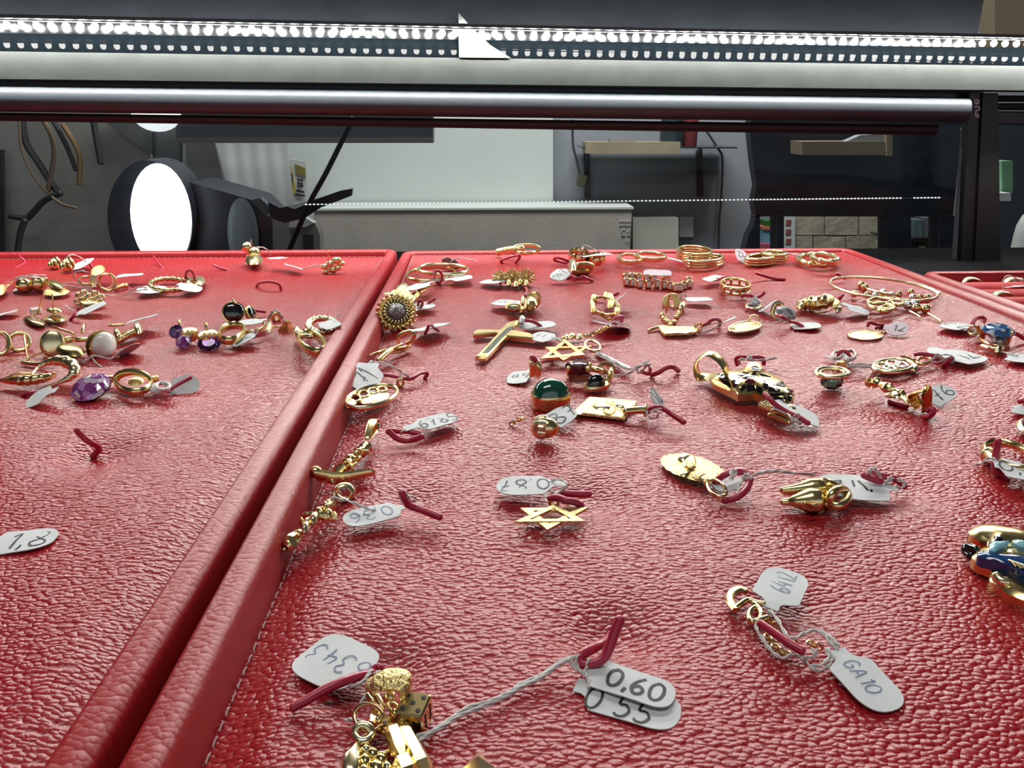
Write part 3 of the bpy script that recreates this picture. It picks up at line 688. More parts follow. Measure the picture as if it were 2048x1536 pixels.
def tag(label, a, b, w, text='', h=(.07, .07), roll=0., neck=.24, ang=0., th=None, tc=.62, ink=INK, mat=PAPER, threads=(), curl=0., lw=.035, hsx=1.0, sq=2.4, tv=0., name='price_tag'):
    """card tag lying from pixel a (tied end) to pixel b; w its width in cm"""
    f, L = gf(a[0], a[1], b[0], b[1], h[0], h[1], roll)
    t = thing(name, label, 'price tag', V((f.p(L/2).x, f.p(L/2).y, 0)), 'white price tags on the trays')
    re_ = min(.48, (w*.55)/L)
    def hw(u):
        k = 1.0
        if neck > 0:
            q = min(max((u-neck*.62)/(neck*.75), 0), 1); k = .34+.66*(q*q*(3-2*q))
        else:
            if u < re_: k = (max(0, 1-((re_-u)/re_)**sq))**(1/sq)
        if u > 1-re_: k *= (max(0, 1-((u-1+re_)/re_)**sq))**(1/sq)
        return max(k*w/2, .012)
    def S(u, v, dz=0.): return f.p(u*L, v, curl*L*u*u+dz+.02*math.sin(u*5+v*4)*min(w, 1))
    us = sorted(set([i/24 for i in range(25)]+[1-re_*x for x in (.02, .06, .12, .2)]+([re_*x for x in (.03, .1, .2)] if neck == 0 else [])))
    rings = []
    for u in us:
        k = hw(u); rings.append([S(u, -k), S(u, 0), S(u, k), S(u, k, -.025), S(u, 0, -.025), S(u, -k, -.025)])
    MB().loft(rings).obj('card', mat, t, ang=50)
    if text:
        strokes, tw = letters(text); th = th or w*.62
        ca, sa = math.cos(R(ang)), math.sin(R(ang)); m = MB()
        for st in strokes:
            pl = spline([V((x, y, 0)) for x, y in st], 4) if len(st) > 2 else [V((x, y, 0)) for x, y in st]
            q = []
            for p in pl:
                x, y = (p.x-tw/2)*th*hsx, (p.y-.5)*th
                q.append((tc*L+x*ca-y*sa, tv+x*sa+y*ca))
            vs = []; fs = []
            for i, (u, v) in enumerate(q):
                p0, p1 = q[max(i-1, 0)], q[min(i+1, len(q)-1)]; dx, dy = p1[0]-p0[0], p1[1]-p0[1]; l = math.hypot(dx, dy) or 1
                nx, ny = -dy/l*lw/2, dx/l*lw/2
                vs += [S((u+nx)/L, v+ny, .008), S((u-nx)/L, v-ny, .008)]
                if i: fs.append((2*i-2, 2*i-1, 2*i+1, 2*i))
            m.add(vs, fs)
        if m.v: m.obj('handwriting', ink, t, kind='stuff')
    for th_ in threads: string(t, *th_)
    return t
def string(root, *pts, r=.03, n=2):
    """twisted cotton: a pair of fine strands along the same pixels"""
    q = [P(*(p if len(p) == 3 else (*p, .12))) for p in pts]; q = spline(q, 7); r = min(r, .042)
    m = MB()
    for s in range(n):
        o = []
        for i, p in enumerate(q):
            a = i*.55+s*math.pi*2/n; o.append(p+V((math.cos(a), 0, math.sin(a)))*r*.75)
        m.tube(o, r*.72, 6)
    return m.obj('thread', THREAD, root, ang=80, kind='stuff')
def coil(root, cx, cy, w, h, hg, turns=3, r=.03):
    m = MB()
    for k in range(turns): m.tube(ell_pts(cx+k*w*.06, cy-k*h*.08, w*(1-.08*k), h*(1-.06*k), hg+k*.05, n=18), r, 6, True)
    return m.obj('thread', THREAD, root, ang=80, kind='stuff')
def gem(root, fr, r, mat, name='stone', n=8, deep=.55, sx=1., sy=1., table=.55):
    m = MB()
    m.lathe(fr, [(.02, -r*deep), (r*.55, -r*deep*.45), (r, 0), (r, r*.06), (r*.8, r*.24), (r*table, r*.36), (.01, r*.36)], n, sx, sy, .5)
    return m.obj(name, mat, root, smooth=False)
def bail(root, x0, y0, x1, y1, w=.16, t=.05, hgt=.28, h0=.1, mat=None, name='bail'):
    """folded band loop from pixel 0 (narrow end at the pendant) to pixel 1"""
    f, L = gf(x0, y0, x1, y1, h0, h0+.08)
    pts = []; rr = []
    for k in range(20):
        a = 2*math.pi*k/20; u = L/2*(1-math.cos(a)); pts.append(f.p(u, 0, hgt/2*math.sin(a)*(.35+.65*u/L)+hgt/2)); rr.append(w/2*(.45+.55*u/L))
    m = MB(); m.tube(pts, rr, 8, True, axis=f.y, flat=t/w); return m.obj(name, mat or GOLD, root, ang=50)
def loop(root, cx, cy, w, h, hg, r, mat=None, name='ring', rot=0., lift=0., n=24, axis=None, flat=1.):
    r *= RS[0]; m = MB(); m.tube(ell_pts(cx, cy, w, h, hg, rot, n, lift=lift), r, 8, True, axis=axis, flat=flat); return m.obj(name, mat or GOLD, root, ang=60)
def vloop(root, cx, cy, w, h, by, r, mat=None, name='ring', rot=0., lean=0., axis=None, flat=1., a0=0., a1=360.):
    r *= RS[0]; m = MB(); m.tube(vell(cx, cy, w, h, by, rot, 26, lean, a0, a1), r, 8, abs(a1-a0) > 359, axis=axis, flat=flat); return m.obj(name, mat or GOLD, root, ang=60)
def rod(root, *pts, r=.05, mat=None, name='post', n=8, sm=True):
    r *= RS[0]
    q = [P(*(p if len(p) == 3 else (*p, .12))) for p in pts]
    m = MB(); m.tube(spline(q, 6) if sm and len(q) > 2 else q, r, n); return m.obj(name, mat or GOLD, root, ang=60)
def blob(root, cx, cy, w, h, hg, ht, mat=None, name='figure', rot=0., wav=0, amp=0., k=5, under=True, n=32, pw=.5):
    """pillow-like relief piece over a (wavy) oval of pixels at level hg"""
    out = []; c, s = math.cos(R(rot)), math.sin(R(rot)); ht *= RS[0]
    for i in range(n):
        a = 2*math.pi*i/n; q = 1+amp*math.cos(wav*a); x, y = w/2*math.cos(a)*q, h/2*math.sin(a)*q
        out.append(P(cx+x*c-y*s, cy+x*s+y*c, hg))
    m = MB(); m.dome(out, UP, ht, k, pw=pw)
    if under: m.dome([p.copy() for p in out[::-1]], -UP, min(hg, ht)*.8, 3)
    return m.obj(name, mat or GOLD, root, ang=50)
def outline(root, pts, hg, t, mat=None, name='plate', bev=.02, ang=30):
    m = MB(); m.plate(pxs(*[(x, y, hg) for x, y in pts]), UP, t, bev); return m.obj(name, mat or GOLD, root, ang=ang)
def chain(root, pts, r=.09, wr=.028, mat=None, name='chain'):
    r *= RS[0]; wr *= RS[0]; q = spline([P(*(p if len(p) == 3 else (*p, .1))) for p in pts], 10); m = MB(); acc = 0; k = 0; step = r*1.35
    for i in range(1, len(q)):
        d = q[i]-q[i-1]; acc += d.length
        if acc >= step:
            acc = 0; x = d.normalized(); y = UP.cross(x).normalized(); z = x.cross(y)
            if k % 2: y, z = z, -y
            m.tube([q[i]+x*(r*math.cos(2*math.pi*j/10))+y*(r*.7*math.sin(2*math.pi*j/10)) for j in range(10)], wr, 5, True); k += 1
    return m.obj(name, mat or GOLD, root, ang=70, kind='stuff')
def beads(root, spots, rpx, mat=None, name='bead'):
    for sp in spots:
        x, y = sp[0], sp[1]; mt = sp[2] if len(sp) > 2 else (mat or GOLD); r = rpx*sc_at(x, y, .15)
        MB().ball(P(x, y, max(r, .1)), r, 12, 8).obj(name, mt, root)
def rope_hoop(root, pts, r, mat=None, name='hoop', closed=True, turns=14, amp=.35, n=90):
    """hoop with a twisted, ridged surface"""
    r *= RS[0]; q = spline(pts, max(3, n//max(len(pts), 1)), closed); m = len(q); rr = [r*(1+amp*(.5+.5*math.cos(2*math.pi*turns*i/m))-amp*.5) for i in range(m)]
    MB().tube(q, rr, 9, closed).obj(name, mat or GOLD, root, ang=50)
G_E, G_P, G_R = 'gold earrings on the earring tray', 'gold pendants on the pendant tray', 'gold rings and hoops on the pendant tray'

# ================================================================== earring tray
ZA()
wire('pink-red wire tie bent like an L by the back rim', (150, 120, .5), (178, 150, .35), (212, 192, .1), (130, 242, .02))
wire('short pink wire tie standing alone near the back rim', (1308, 140, .45), (1350, 195, .2), (1392, 246, -.05))
wire('stubby pink wire tie beside the knot earrings', (752, 178, .4), (790, 242, .0))
for i, (cx, cy, rr, lb) in enumerate(((470, 196, 56, 'small gold love-knot earring half hidden by its twin'), (578, 208, 66, 'larger gold love-knot earring with a thread on it'))):
    e = T('knot_earring', lb, 'earring', cx, cy+rr, G_E)
    s = sc_at(cx, cy, .5)
    c = PV(cx, cy, cx, cy+rr*.9)
    for k in range(4):
        a = k*math.pi/4; f = F(c, (math.cos(a), math.sin(a), .2), (-.25*math.sin(a), .3, 1), (0, -1, 0))
        MB().tube([f.p(rr*s*.72*math.cos(2*math.pi*j/20), rr*s*.72*math.sin(2*math.pi*j/20), .1*math.sin(4*math.pi*j/20+k)) for j in range(20)], rr*s*.24, 8, True).obj('strand', GOLD, e)
tag('small white tag fanned out beside the love-knot earrings', (640, 210), (752, 200), 1.3, '', h=(.1, .5), roll=.5, threads=([(560, 160, 1.2), (610, 125, 1.4), (690, 150, .9), (740, 195, .3)],))
for (cx, cy, rr, lb) in ((210, 387, 66, 'shiny gold ball earring next to a white tag'), (332, 376, 68, 'shiny gold ball earring between its twin and a clip')):
    s = sc_at(cx, cy, .4); r = rr*s
    e = T('ball_earring', lb, 'earring', cx, cy+rr, G_E)
    MB().ball(P(cx, cy, r), r, 22, 14).obj('ball', GOLD, e)
    MB().tube([P(cx+20, cy-10, r), P(cx+70, cy-35, r+.3)], .07, 6).obj('post', GOLD, e)
tag('white tag tucked behind the gold ball earrings', (400, 320), (110, 430), 1.6, '', h=(.7, .1), threads=([(100, 360, .2), (150, 320, .7), (260, 300, 1.1), (390, 300, .9)], [(120, 340, .3), (240, 315, 1.1), (400, 325, .6)]))
e = T('clip_earring', 'gold filigree clip earring lying under the ball earrings', 'earring', 480, 470, G_E)
blob(e, 478, 445, 225, 62, .25, .25, GOLDT, 'filigree', rot=-3, wav=7, amp=.06); blob(e, 470, 385, 150, 56, .55, .3, GOLD, 'clip', rot=12)
e = T('leaf_charm', 'gold leaf charm cut off by the picture edge', 'charm', 20, 465, G_E)
blob(e, 8, 430, 110, 70, .3, .3, GOLDT, 'leaf', rot=-35); chain(e, [(30, 420, .3), (80, 380, .4), (110, 350, .6)])
e = T('cluster_hoops', 'gold hoop with leaf and ridged bar tangled in thread', 'earring', 880, 440, G_E)
vloop(e, 920, 358, 148, 140, 435, .12, GOLD, 'hoop', axis=(0, 1, 0), flat=.6); vloop(e, 905, 352, 120, 130, 425, .07, GOLDP, 'inner_hoop')
blob(e, 835, 262, 130, 70, .9, .25, GOLDT, 'leaf', rot=-20); loop(e, 735, 345, 130, 62, .45, .1, GOLD, 'small_hoop')
rope_hoop(e, pxs((985, 415, .2), (1030, 395, .25), (1085, 388, .2)), .18, GOLD, 'ridged_bar', False, 6)
blob(e, 800, 350, 70, 100, .3, .35, GOLDP, 'catch', rot=20)
tag('white tag sticking out right of the tangled gold hoop', (1000, 305), (1212, 292), 1.0, '', h=(.5, .6), neck=.1, threads=([(640, 330, .3), (625, 290, .8), (700, 262, 1.1), (770, 290, .7)], [(540, 370, .2), (640, 365, .4), (760, 400, .3), (820, 395, .2)], [(540, 385, .2), (700, 410, .2), (800, 430, .1)]))
e = T('stud_earring', 'flat gold button stud lying face down, butterfly nut on its post', 'earring', 465, 710, G_E)
blob(e, 465, 672, 195, 66, .22, .18, GOLD, 'button'); rod(e, (455, 655, .35), (447, 460, 1.5), r=.05); blob(e, 462, 600, 120, 44, .62, .2, GOLD, 'butterfly_nut', wav=2, amp=.15)
e = T('stud_earring', 'dark gold button stud lying face down, grey nut on its post', 'earring', 290, 720, G_E)
blob(e, 290, 690, 190, 70, .2, .18, GOLDR, 'button', rot=14); rod(e, (318, 640, .4), (368, 470, 1.5), r=.05); MB().box(vf(305, 608, 305, 690), .26, .18, .18, .05).obj('nut', STEEL, e)
e = T('flower_cluster', 'gold flower cluster made of small open rings', 'earring', 765, 570, G_E)
for i, (x, y) in enumerate(((680, 475), (720, 455), (765, 480), (815, 462), (860, 488), (665, 525), (710, 512), (760, 530), (805, 512), (850, 530), (700, 555), (740, 560), (790, 558))):
    vloop(e, x, y, 46, 44, 575, .11, GOLDP if i % 3 else GOLD, 'floret', lean=-.5); 
blob(e, 765, 535, 190, 50, .25, .2, GOLD, 'base')
tag('white leaf-shaped tag in front of the ring flower cluster', (640, 640), (900, 530), 1.25, '1765', h=(.1, .55), neck=.2, th=.4, lw=.022, ink=INKB, threads=([(560, 560, .3), (600, 590, .3), (650, 610, .3)],))
wire('red wire stub holding the leaf-shaped tag', (600, 680, .05), (630, 650, .3), (655, 600, .5), (690, 580, .6))
tag('white tag pair lying left of the rope hoop', (1180, 410), (1410, 430), 1.9, '', h=(.35, .2), neck=.1, threads=([(890, 465, .3), (1000, 475, .1), (1090, 465, .2), (1190, 430, .4), (1260, 420, .5)], [(1060, 470, .2), (1160, 410, .6), (1250, 405, .6)]))
tag('narrow white tag peeking in at the picture edge', (-60, 655), (140, 598), .9, '', h=(.1, .4), neck=.2)
e = T('pearl_earring', 'gold framed pearl earring standing on its edge', 'earring', 870, 1000, G_E)
c = PV(880, 900, 880, 985); s = sc_at(880, 980); fr = F(c, (.25, -1, .1), (.1, .1, 1), (1, .25, .0))
fp = F(c, (.45, .85, 0), (0, 0, 1), (.85, -.45, .25))
MB().ell(fp, .58, .60, .48, 22, 10, 0, .5).obj('pearl', PEARL, e)
MB().lathe(fp, [(.56, -.06), (.64, -.05), (.64, .04), (.56, .06)], 26).obj('frame', GOLD, e); MB().lathe(fp.at(0, 0, -.2), [(.1, -.03), (.70, -.03), (.70, .03), (.1, .03)], 26).obj('back_plate', GOLDP, e)
rod(e, (720, 720, 1.0), (700, 790, .8), r=.09); rod(e, (650, 850, .6), (740, 850, .6), r=.16, name='catch')
e = T('pearl_earring', 'gold domed clip earring leaning on the pearl earring', 'earring', 440, 1010, G_E)
c = PV(445, 885, 445, 985); fp = F(c, (1, .2, 0), (0, .35, 1), (.2, -1, .35))
MB().ell(fp, .50, .60, .2, 22, 10, 0, .5).obj('dome', GOLDP, e); MB().lathe(fp, [(.4, -.06), (.54, -.07), (.54, .03)], 26, 1, 1.15).obj('frame', GOLD, e)
MB().box(F(PV(580, 850, 560, 960), (1, .2, 0), (0, .2, 1), (0, -1, .2)), .22, .14, .14, .03).obj('hinge', GOLD, e); rod(e, (445, 735, .9), (630, 800, .8), r=.08, name='lever')
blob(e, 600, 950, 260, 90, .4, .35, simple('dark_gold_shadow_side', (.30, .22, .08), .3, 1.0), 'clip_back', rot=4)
e = T('rope_chain_earring', 'gold rope chain drop lying beside the pearl earring', 'earring', 1100, 860, G_E)
rope_hoop(e, pxs((990, 860, .25), (1060, 825, .3), (1130, 790, .35), (1200, 770, .35)), .24, GOLD, 'rope', False, 9, n=60); blob(e, 1180, 760, 90, 80, .4, .4, GOLDP, 'knot'); blob(e, 1000, 790, 70, 50, .4, .25, GOLD, 'link'); rod(e, (930, 730, .6), (1060, 722, .6), r=.1, name='bar')
tag('white oval tag reading 265 behind the pearl earring', (1090, 700), (1325, 640), 1.25, '265', h=(.35, .8), neck=.15, th=.75, tc=.55)
tag('shaded grey tag leaning under the rope chain drop', (960, 1000), (1195, 885), 1.15, '', h=(.1, .5), roll=-.5, threads=([(650, 1040, .1), (720, 1045, .1), (790, 990, .4), (870, 1000, .3), (950, 1010, .2), (1040, 930, .5)], [(780, 985, .4), (810, 1040, .15), (870, 1085, .05)]))
e = T('link_earring', 'open gold ring link earring like spectacles at the picture edge', 'earring', 160, 960, G_E)
vloop(e, 165, 870, 175, 150, 950, .13, GOLD, 'ring', lean=-.6); vloop(e, 5, 885, 150, 185, 985, .15, GOLD, 'ring', lean=-.5); rod(e, (205, 810, 1.0), (222, 920, .55), (235, 1028, .1), r=.07, name='post')
e = T('croissant_hoop', 'ribbed gold crescent hoop lying on its side', 'earring', 500, 1250, G_E)
q = pxs((275, 1150, .5), (330, 1085, .6), (420, 1040, .75), (520, 1030, .85), (610, 1060, .8), (640, 1120, .7), (585, 1180, .5), (480, 1225, .35), (400, 1250, .25)); qs = spline(q, 8); n = len(qs)
MB().tube(qs, [.06+.17*math.sin(math.pi*min(max((i/n-.12)/.72, 0), 1))*(1+.16*math.cos(i*1.15)) for i in range(n)], 10).obj('crescent', GOLDP, e, ang=60)
rod(e, (190, 1040, .2), (300, 985, .4), (410, 945, .6), r=.06, name='lever')
e = T('croissant_hoop', 'second ribbed gold crescent hoop half under the first', 'earring', 240, 1240, G_E)
q = pxs((5, 1200, .3), (90, 1200, .35), (190, 1200, .4), (300, 1190, .45), (400, 1170, .5), (470, 1150, .45)); qs = spline(q, 8); n = len(qs)
MB().tube(qs, [.06+.14*math.sin(math.pi*i/n)*(1+.16*math.cos(i*1.3)) for i in range(n)], 10).obj('crescent', GOLD, e, ang=60); rod(e, (30, 1190, .4), (150, 1145, .6), (260, 1140, .6), r=.07, name='lever')
rod(e, (190, 1045, .15), (320, 1060, .2), (420, 1050, .4), r=.12, mat=GOLDP, name='catch')
tag('white corner-shaped tag in front of the crescent hoops', (480, 1275), (215, 1385), 1.1, '', h=(.6, .08), roll=-.3, neck=.3)
wire('short red wire stub with white thread by the crescent hoops', (190, 1325, .1), (250, 1305, .2), (305, 1300, .2))
e = T('amethyst_drop', 'round faceted lilac amethyst drop in gold claws', 'earring', 770, 1360, G_E)
fr, L = gf(690, 1290, 870, 1240, .55); fr = F(P(772, 1258, .42), (1, .1, .1), (-.1, 1, .5), (-.05, -.62, .8))
gem(e, fr, .70, AMETH, n=16, deep=.45); MB().lathe(fr, [(.58, -.18), (.66, -.08), (.72, -.02), (.62, -.16)], 20).obj('setting', GOLD, e)
bail(e, 880, 1262, 975, 1205, .3, .06, .35, .12, GOLDP)
e = T('oval_hoop', 'thick oval gold hoop with a leaf inside, next to the amethyst', 'earring', 1150, 1310, G_E)
loop(e, 1140, 1210, 300, 170, .35, .2, GOLD, 'hoop', rot=4, lift=.35, axis=UP, flat=.7); blob(e, 1160, 1210, 140, 70, .35, .15, GOLDT, 'leaf', rot=-8); MB().box(F(P(1320, 1185, .4), (1, .2, 0), (-.2, 1, 0), UP), .15, .12, .12, .03).obj('catch', GOLD, e)
tag('grey folded tag tied in coiled thread by the oval hoop', (1440, 1300), (1690, 1190), .9, '', h=(.1, .35), roll=.7, neck=.2, threads=([(1290, 1240, .3), (1330, 1225, .4), (1400, 1230, .4), (1450, 1290, .2)],))
e0 = T('thread_coil', 'coil of white thread round a red wire by the oval hoop', 'thread', 1370, 1310); coil(e0, 1365, 1265, 150, 80, .3, 4, .06)
ZB()
wire('red wire end running through the coiled thread', (60, 1230, .1), (130, 1180, .25), (250, 1108, .45))
# second half of the earring tray
e = T('rope_hoop_earring', 'gold rope hoop earring with hearts, tied with pink wire', 'earring', 150, 400, G_E)
rope_hoop(e, [P(70+150*math.cos(R(a)), 360+48*math.sin(R(a)), .3) for a in range(20, 340, 20)], .2, GOLD, 'hoop', False, 16, n=120); blob(e, 320, 335, 100, 62, .35, .3, GOLDP, 'heart', rot=-10); blob(e, 235, 335, 70, 50, .4, .3, GOLD, 'heart')
wire('pink wire loop standing over the rope hoop', (205, 330, .3), (215, 262, 1.0), (248, 245, 1.2), (275, 290, .8), (285, 355, .2))
tag('white tag lying on the rope hoop earring', (150, 350), (325, 410), 1.5, '', h=(.6, .2), neck=.2)
e = T('duck_charm', 'gold duck-shaped charm standing on the back rim', 'charm', 755, 210, G_E)
zb = .3
blob(e, 760, 165, 145, 70, .5, .6, GOLD, 'body'); MB().ball(PV(705, 58, 760, 200), .36, 14, 9).obj('head', GOLD, e); blob(e, 745, 180, 120, 40, .35, .3, GOLDT, 'base')
MB().ell(F(PV(690, 75, 760, 200), (1, 0, 0), (0, 1, 0), UP), .25, .2, .13).obj('bill', GOLD, e); MB().ball(PV(765, 105, 760, 205), .42, 14, 9).obj('neck', GOLD, e)
tag('white tag behind the duck charm, held by a thread loop', (880, 150), (1015, 138), .9, '', h=(.9, .8), neck=.2, threads=([(735, 0, 3.4), (738, 40, 2.9), (740, 70, 2.4)], [(770, 60, 2.3), (830, 60, 2.2), (875, 85, 1.8), (890, 125, 1.2)]))
wire('short pink wire tie in front of the duck charm', (428, 198, .4), (490, 230, .2), (565, 246, .0))
wire('dark red wire arch standing on the earring tray', (778, 372, .0), (800, 350, .35), (850, 338, .5), (920, 342, .5), (965, 362, .35), (978, 404, .0))
e = T('flower_stud', 'gold flower stud with upright post near the corner rim', 'earring', 1390, 275, G_E)
for (x, y, w) in ((1330, 215, 70), (1375, 190, 70), (1430, 165, 80), (1470, 190, 60), (1400, 240, 80), (1340, 255, 60), (1440, 225, 70)):
    r = w/2*sc_at(x, y, .5); MB().ell(F(PV(x, y, 1390, 265), (1, 0, 0), (0, 1, 0), UP), r, r*.8, r*.75).obj('petal', GOLDP if w < 75 else GOLD, e)
rod(e, (1358, 195, .9), (1362, 92, 2.2), r=.06)
tag('small white round tag left of the flower stud', (1130, 225), (1025, 200), 1.7, '', h=(.3, .6), neck=.12, threads=([(1140, 240, .2), (1220, 215, .5), (1320, 200, .8)],))
for (cx, cy, w, h, lb, tw) in ((595, 585, 165, 165, 'round black onyx earring in a gold bezel facing forward', 0.0), (735, 590, 110, 110, 'black onyx earring turned sideways behind its twin', 1.0)):
    e = T('onyx_earring', lb, 'earring', cx, cy+h/2, G_E)
    o = PV(cx, cy, cx, cy+h*.5); r = w/2*sc_at(cx, cy+h*.4); v = V((-o.x, -o.y, 0)).normalized(); z = (v*.9+UP*.35).normalized(); z = Matrix.Rotation(tw, 3, 'Z') @ z
    x = UP.cross(z).normalized(); fr = F(o, x, z.cross(x), z)
    MB().ell(fr, r, r, r*.45, 24, 8, 0, .5).obj('stone', ONYX, e); MB().lathe(fr, [(r*.2, -.16), (r*1.0, -.14), (r*1.1, -.05), (r*1.1, .04), (r*.98, .06)], 24).obj('bezel', GOLD, e)
    rod(e, (cx+20, cy-70, 1.0), (cx-10, cy-110, 1.2), r=.08) if tw == 0 else None
wire('dark red wire end poking out behind the onyx earrings', (770, 570, .3), (850, 582, .2))
for i, (cx, cy, w, h, lb, mt) in enumerate(((185, 790, 190, 170, 'pair-set violet amethyst stud on its side in gold claws', AMETH), (400, 810, 200, 150, 'oval dark amethyst stud in gold claws beside a hoop', AMETHD))):
    e = T('amethyst_stud', lb, 'earring', cx, cy+h/2, G_E)
    if i == 0:
        fr = F(PV(130, 740, 170, 860), (.6, .4, 0), (0, .3, 1), (-.7, -.75, .2)); gem(e, fr, .30, AMETHD, n=10)
        fr2 = F(PV(190, 825, 190, 875), (1, 0, 0), (0, .6, .7), (-.1, -.8, .5)); gem(e, fr2, .34, AMETH, n=10)
    else:
        fr2 = F(PV(400, 832, 400, 880), (1, 0, 0), (0, .7, .7), (.05, -.8, .6)); gem(e, fr2, .42, AMETHD, n=12, sx=1.25)
    o = P(cx+(40 if i == 0 else -10), cy-35, .5)
    m = MB(); m.lathe(F(o, (1, 0, 0), (0, 1, .3), (0, -.3, 1)), [(.42, -.25), (.46, -.1), (.42, .08), (.36, .1)], 18); m.obj('basket', GOLD, e)
    for k in range(4): rod(e, (cx-50+k*40, cy+25, .25), (cx-40+k*40, cy-60, .75), r=.08, name='claw')
    rod(e, (cx-20, cy-80, .8), (cx-30, cy-140, 1.1), r=.09)
e = T('polished_hoop', 'wide polished gold hoop lying beside the dark amethyst', 'earring', 590, 820, G_E)
loop(e, 580, 752, 210, 120, .45, .28, GOLD, 'hoop', rot=-15, axis=UP, flat=.45)
e = T('polished_hoop', 'slim gold hoop between two white tags', 'earring', 770, 740, G_E)
loop(e, 765, 700, 170, 85, .4, .16, GOLDP, 'hoop', rot=-12, axis=UP, flat=.6)
tag('white tag with faint writing in front of the polished hoop', (540, 855), (770, 760), 1.25, '4667', h=(.1, .5), neck=.2, th=.5, ink=INKB)
tag('white tag tucked under the black onyx earring', (860, 640), (630, 675), .95, '', h=(.5, .5), neck=.2)
e = T('lantern_earring', 'gold pyramid lantern earring on a pale string', 'earring', 1020, 750, G_E)
fr = F(PV(1020, 700, 1010, 750), (.9, .4, 0), (-.4, .8, .3), (.25, -.25, .9)); m = MB(); m.lathe(fr, [(.06, -.38), (.40, -.32), (.34, -.12), (.13, .32), (.08, .38)], 4); m.obj('lantern', GOLD, e, smooth=False)
vloop(e, 940, 620, 60, 60, 660, .15, GOLD, 'ring'); blob(e, 885, 700, 55, 90, .6, .3, GOLDP, 'butterfly_nut', wav=3, amp=.15); rod(e, (880, 705, .6), (960, 700, .7), r=.06)
string(e, (870, 680, .5), (890, 600, 1.4), (930, 568, 1.7), (975, 600, 1.4), (1000, 650, .9), r=.06)
e = T('oval_link', 'polished gold oval link leaning on the corner rim', 'earring', 1220, 890, G_E)
loop(e, 1230, 830, 230, 130, .5, .3, GOLD, 'link', rot=25, axis=UP, flat=.5); blob(e, 1110, 750, 70, 60, .5, .4, GOLDP, 'catch', rot=40); rod(e, (1130, 770, .6), (1220, 780, .7), r=.16, name='hinge', mat=GOLDP)
e = T('beaded_hoop', 'gold beaded hoop behind the oval link', 'earring', 1310, 760, G_E)
rope_hoop(e, ell_pts(1310, 690, 215, 115, .5, 0, 20), .22, GOLDP, 'hoop', True, 18, n=110)
tag('white tag lying across the gold beaded hoop', (1290, 700), (1452, 660), 1.35, '', h=(.8, .9), neck=.1, threads=([(1400, 640, .9), (1425, 620, 1.1), (1440, 600, 1.3)],))
e = T('stud_pin', 'tiny gold pin end at the picture edge of the earring tray', 'pin', 20, 900)
bpy.data.objects.remove(e)
ZR()
wire('dark pink wire tie poking up from a dimple on the empty leather', (735, 188, .75), (800, 255, .5), (870, 310, .3), (935, 345, .1), (950, 385, -.1), (890, 445, -.3), r=.1)
tag('white tag reading 1,8 cut off by the picture edge', (-120, 1290), (540, 1215), 1.1, '1,8', h=(.06, .1), neck=.12, th=.72, tc=.60, lw=.05)
# ================================================================== pendant tray, back rows
ZC()
e = T('thin_hoop', 'large thin gold hoop resting on the rim side', 'hoop', 780, 340, G_R); loop(e, 775, 290, 415, 115, .25, .17, GOLD, 'hoop', rot=-5, axis=UP, flat=.7)
e = T('thin_hoop', 'large thin gold hoop crossed over its twin', 'hoop', 880, 300, G_R); loop(e, 880, 253, 430, 85, .5, .17, GOLDP, 'hoop', rot=1, axis=UP, flat=.7)
wire('red wire ring clasping the two thin gold hoops', (850, 372, .0), (872, 330, .6), (865, 285, 1.1), (830, 262, 1.3), (805, 290, 1.0), (810, 340, .3), (835, 365, .0))
tag('white dog-eared tag to the right of the wire ring', (890, 335), (1130, 312), 1.5, '', h=(.3, .4), neck=.3, threads=([(590, 405, .4), (680, 365, .4), (780, 345, .4), (880, 335, .4), (930, 300, .7), (980, 320, .5)], [(600, 415, .4), (720, 375, .4), (850, 345, .3)]))
tag('grey shaded tag with a thread behind the thin hoops', (1000, 180), (900, 215), 1.2, '', h=(.7, .3), roll=.8, neck=.2, threads=([(940, 190, .6), (1000, 155, 1.0), (1080, 160, .8), (1160, 180, .3)],))
e = T('flower_brooch', 'gold rope-petalled flower brooch with a grey stone', 'brooch', 480, 750, G_P)
o = PV(485, 625, 485, 745, 0, -.35); v = V((-o.x, -o.y, 0)).normalized(); z = (v*.82+UP*.57).normalized(); x = UP.cross(z).normalized(); fr = F(o, x, z.cross(x), z)
rr = 165*sc_at(485, 640)*1.0
for k in range(22):
    a = 2*math.pi*k/22; ca, sa = math.cos(a), math.sin(a)
    f2 = F(fr.p(rr*.80*ca, rr*.80*sa, .05), fr.x*ca+fr.y*sa, fr.y*ca-fr.x*sa, fr.z).turn('z', .5).turn('x', .3)
    MB().ell(f2, rr*.27, rr*.105, .22, 10, 6).obj('petal', GOLD if k % 3 else GOLDP, e)
    f3 = F(fr.p(rr*.55*ca, rr*.55*sa, .22), fr.x*ca+fr.y*sa, fr.y*ca-fr.x*sa, fr.z).turn('z', -.4)
    MB().ell(f3, rr*.14, rr*.07, .14, 8, 5).obj('inner_petal', GOLDP, e)
MB().ell(fr.at(0, 0, .1), rr*.48, rr*.46, .55, 18, 7, 0, .5).obj('stone', GREYST, e); MB().lathe(fr, [(rr*.3, -.5), (rr*.7, -.3), (rr*.78, 0), (rr*.4, .1)], 24).obj('base', GOLD, e)
e = T('leaf_cluster', 'tangled gold leaf earrings behind the flower brooch', 'earring', 560, 500, G_P)
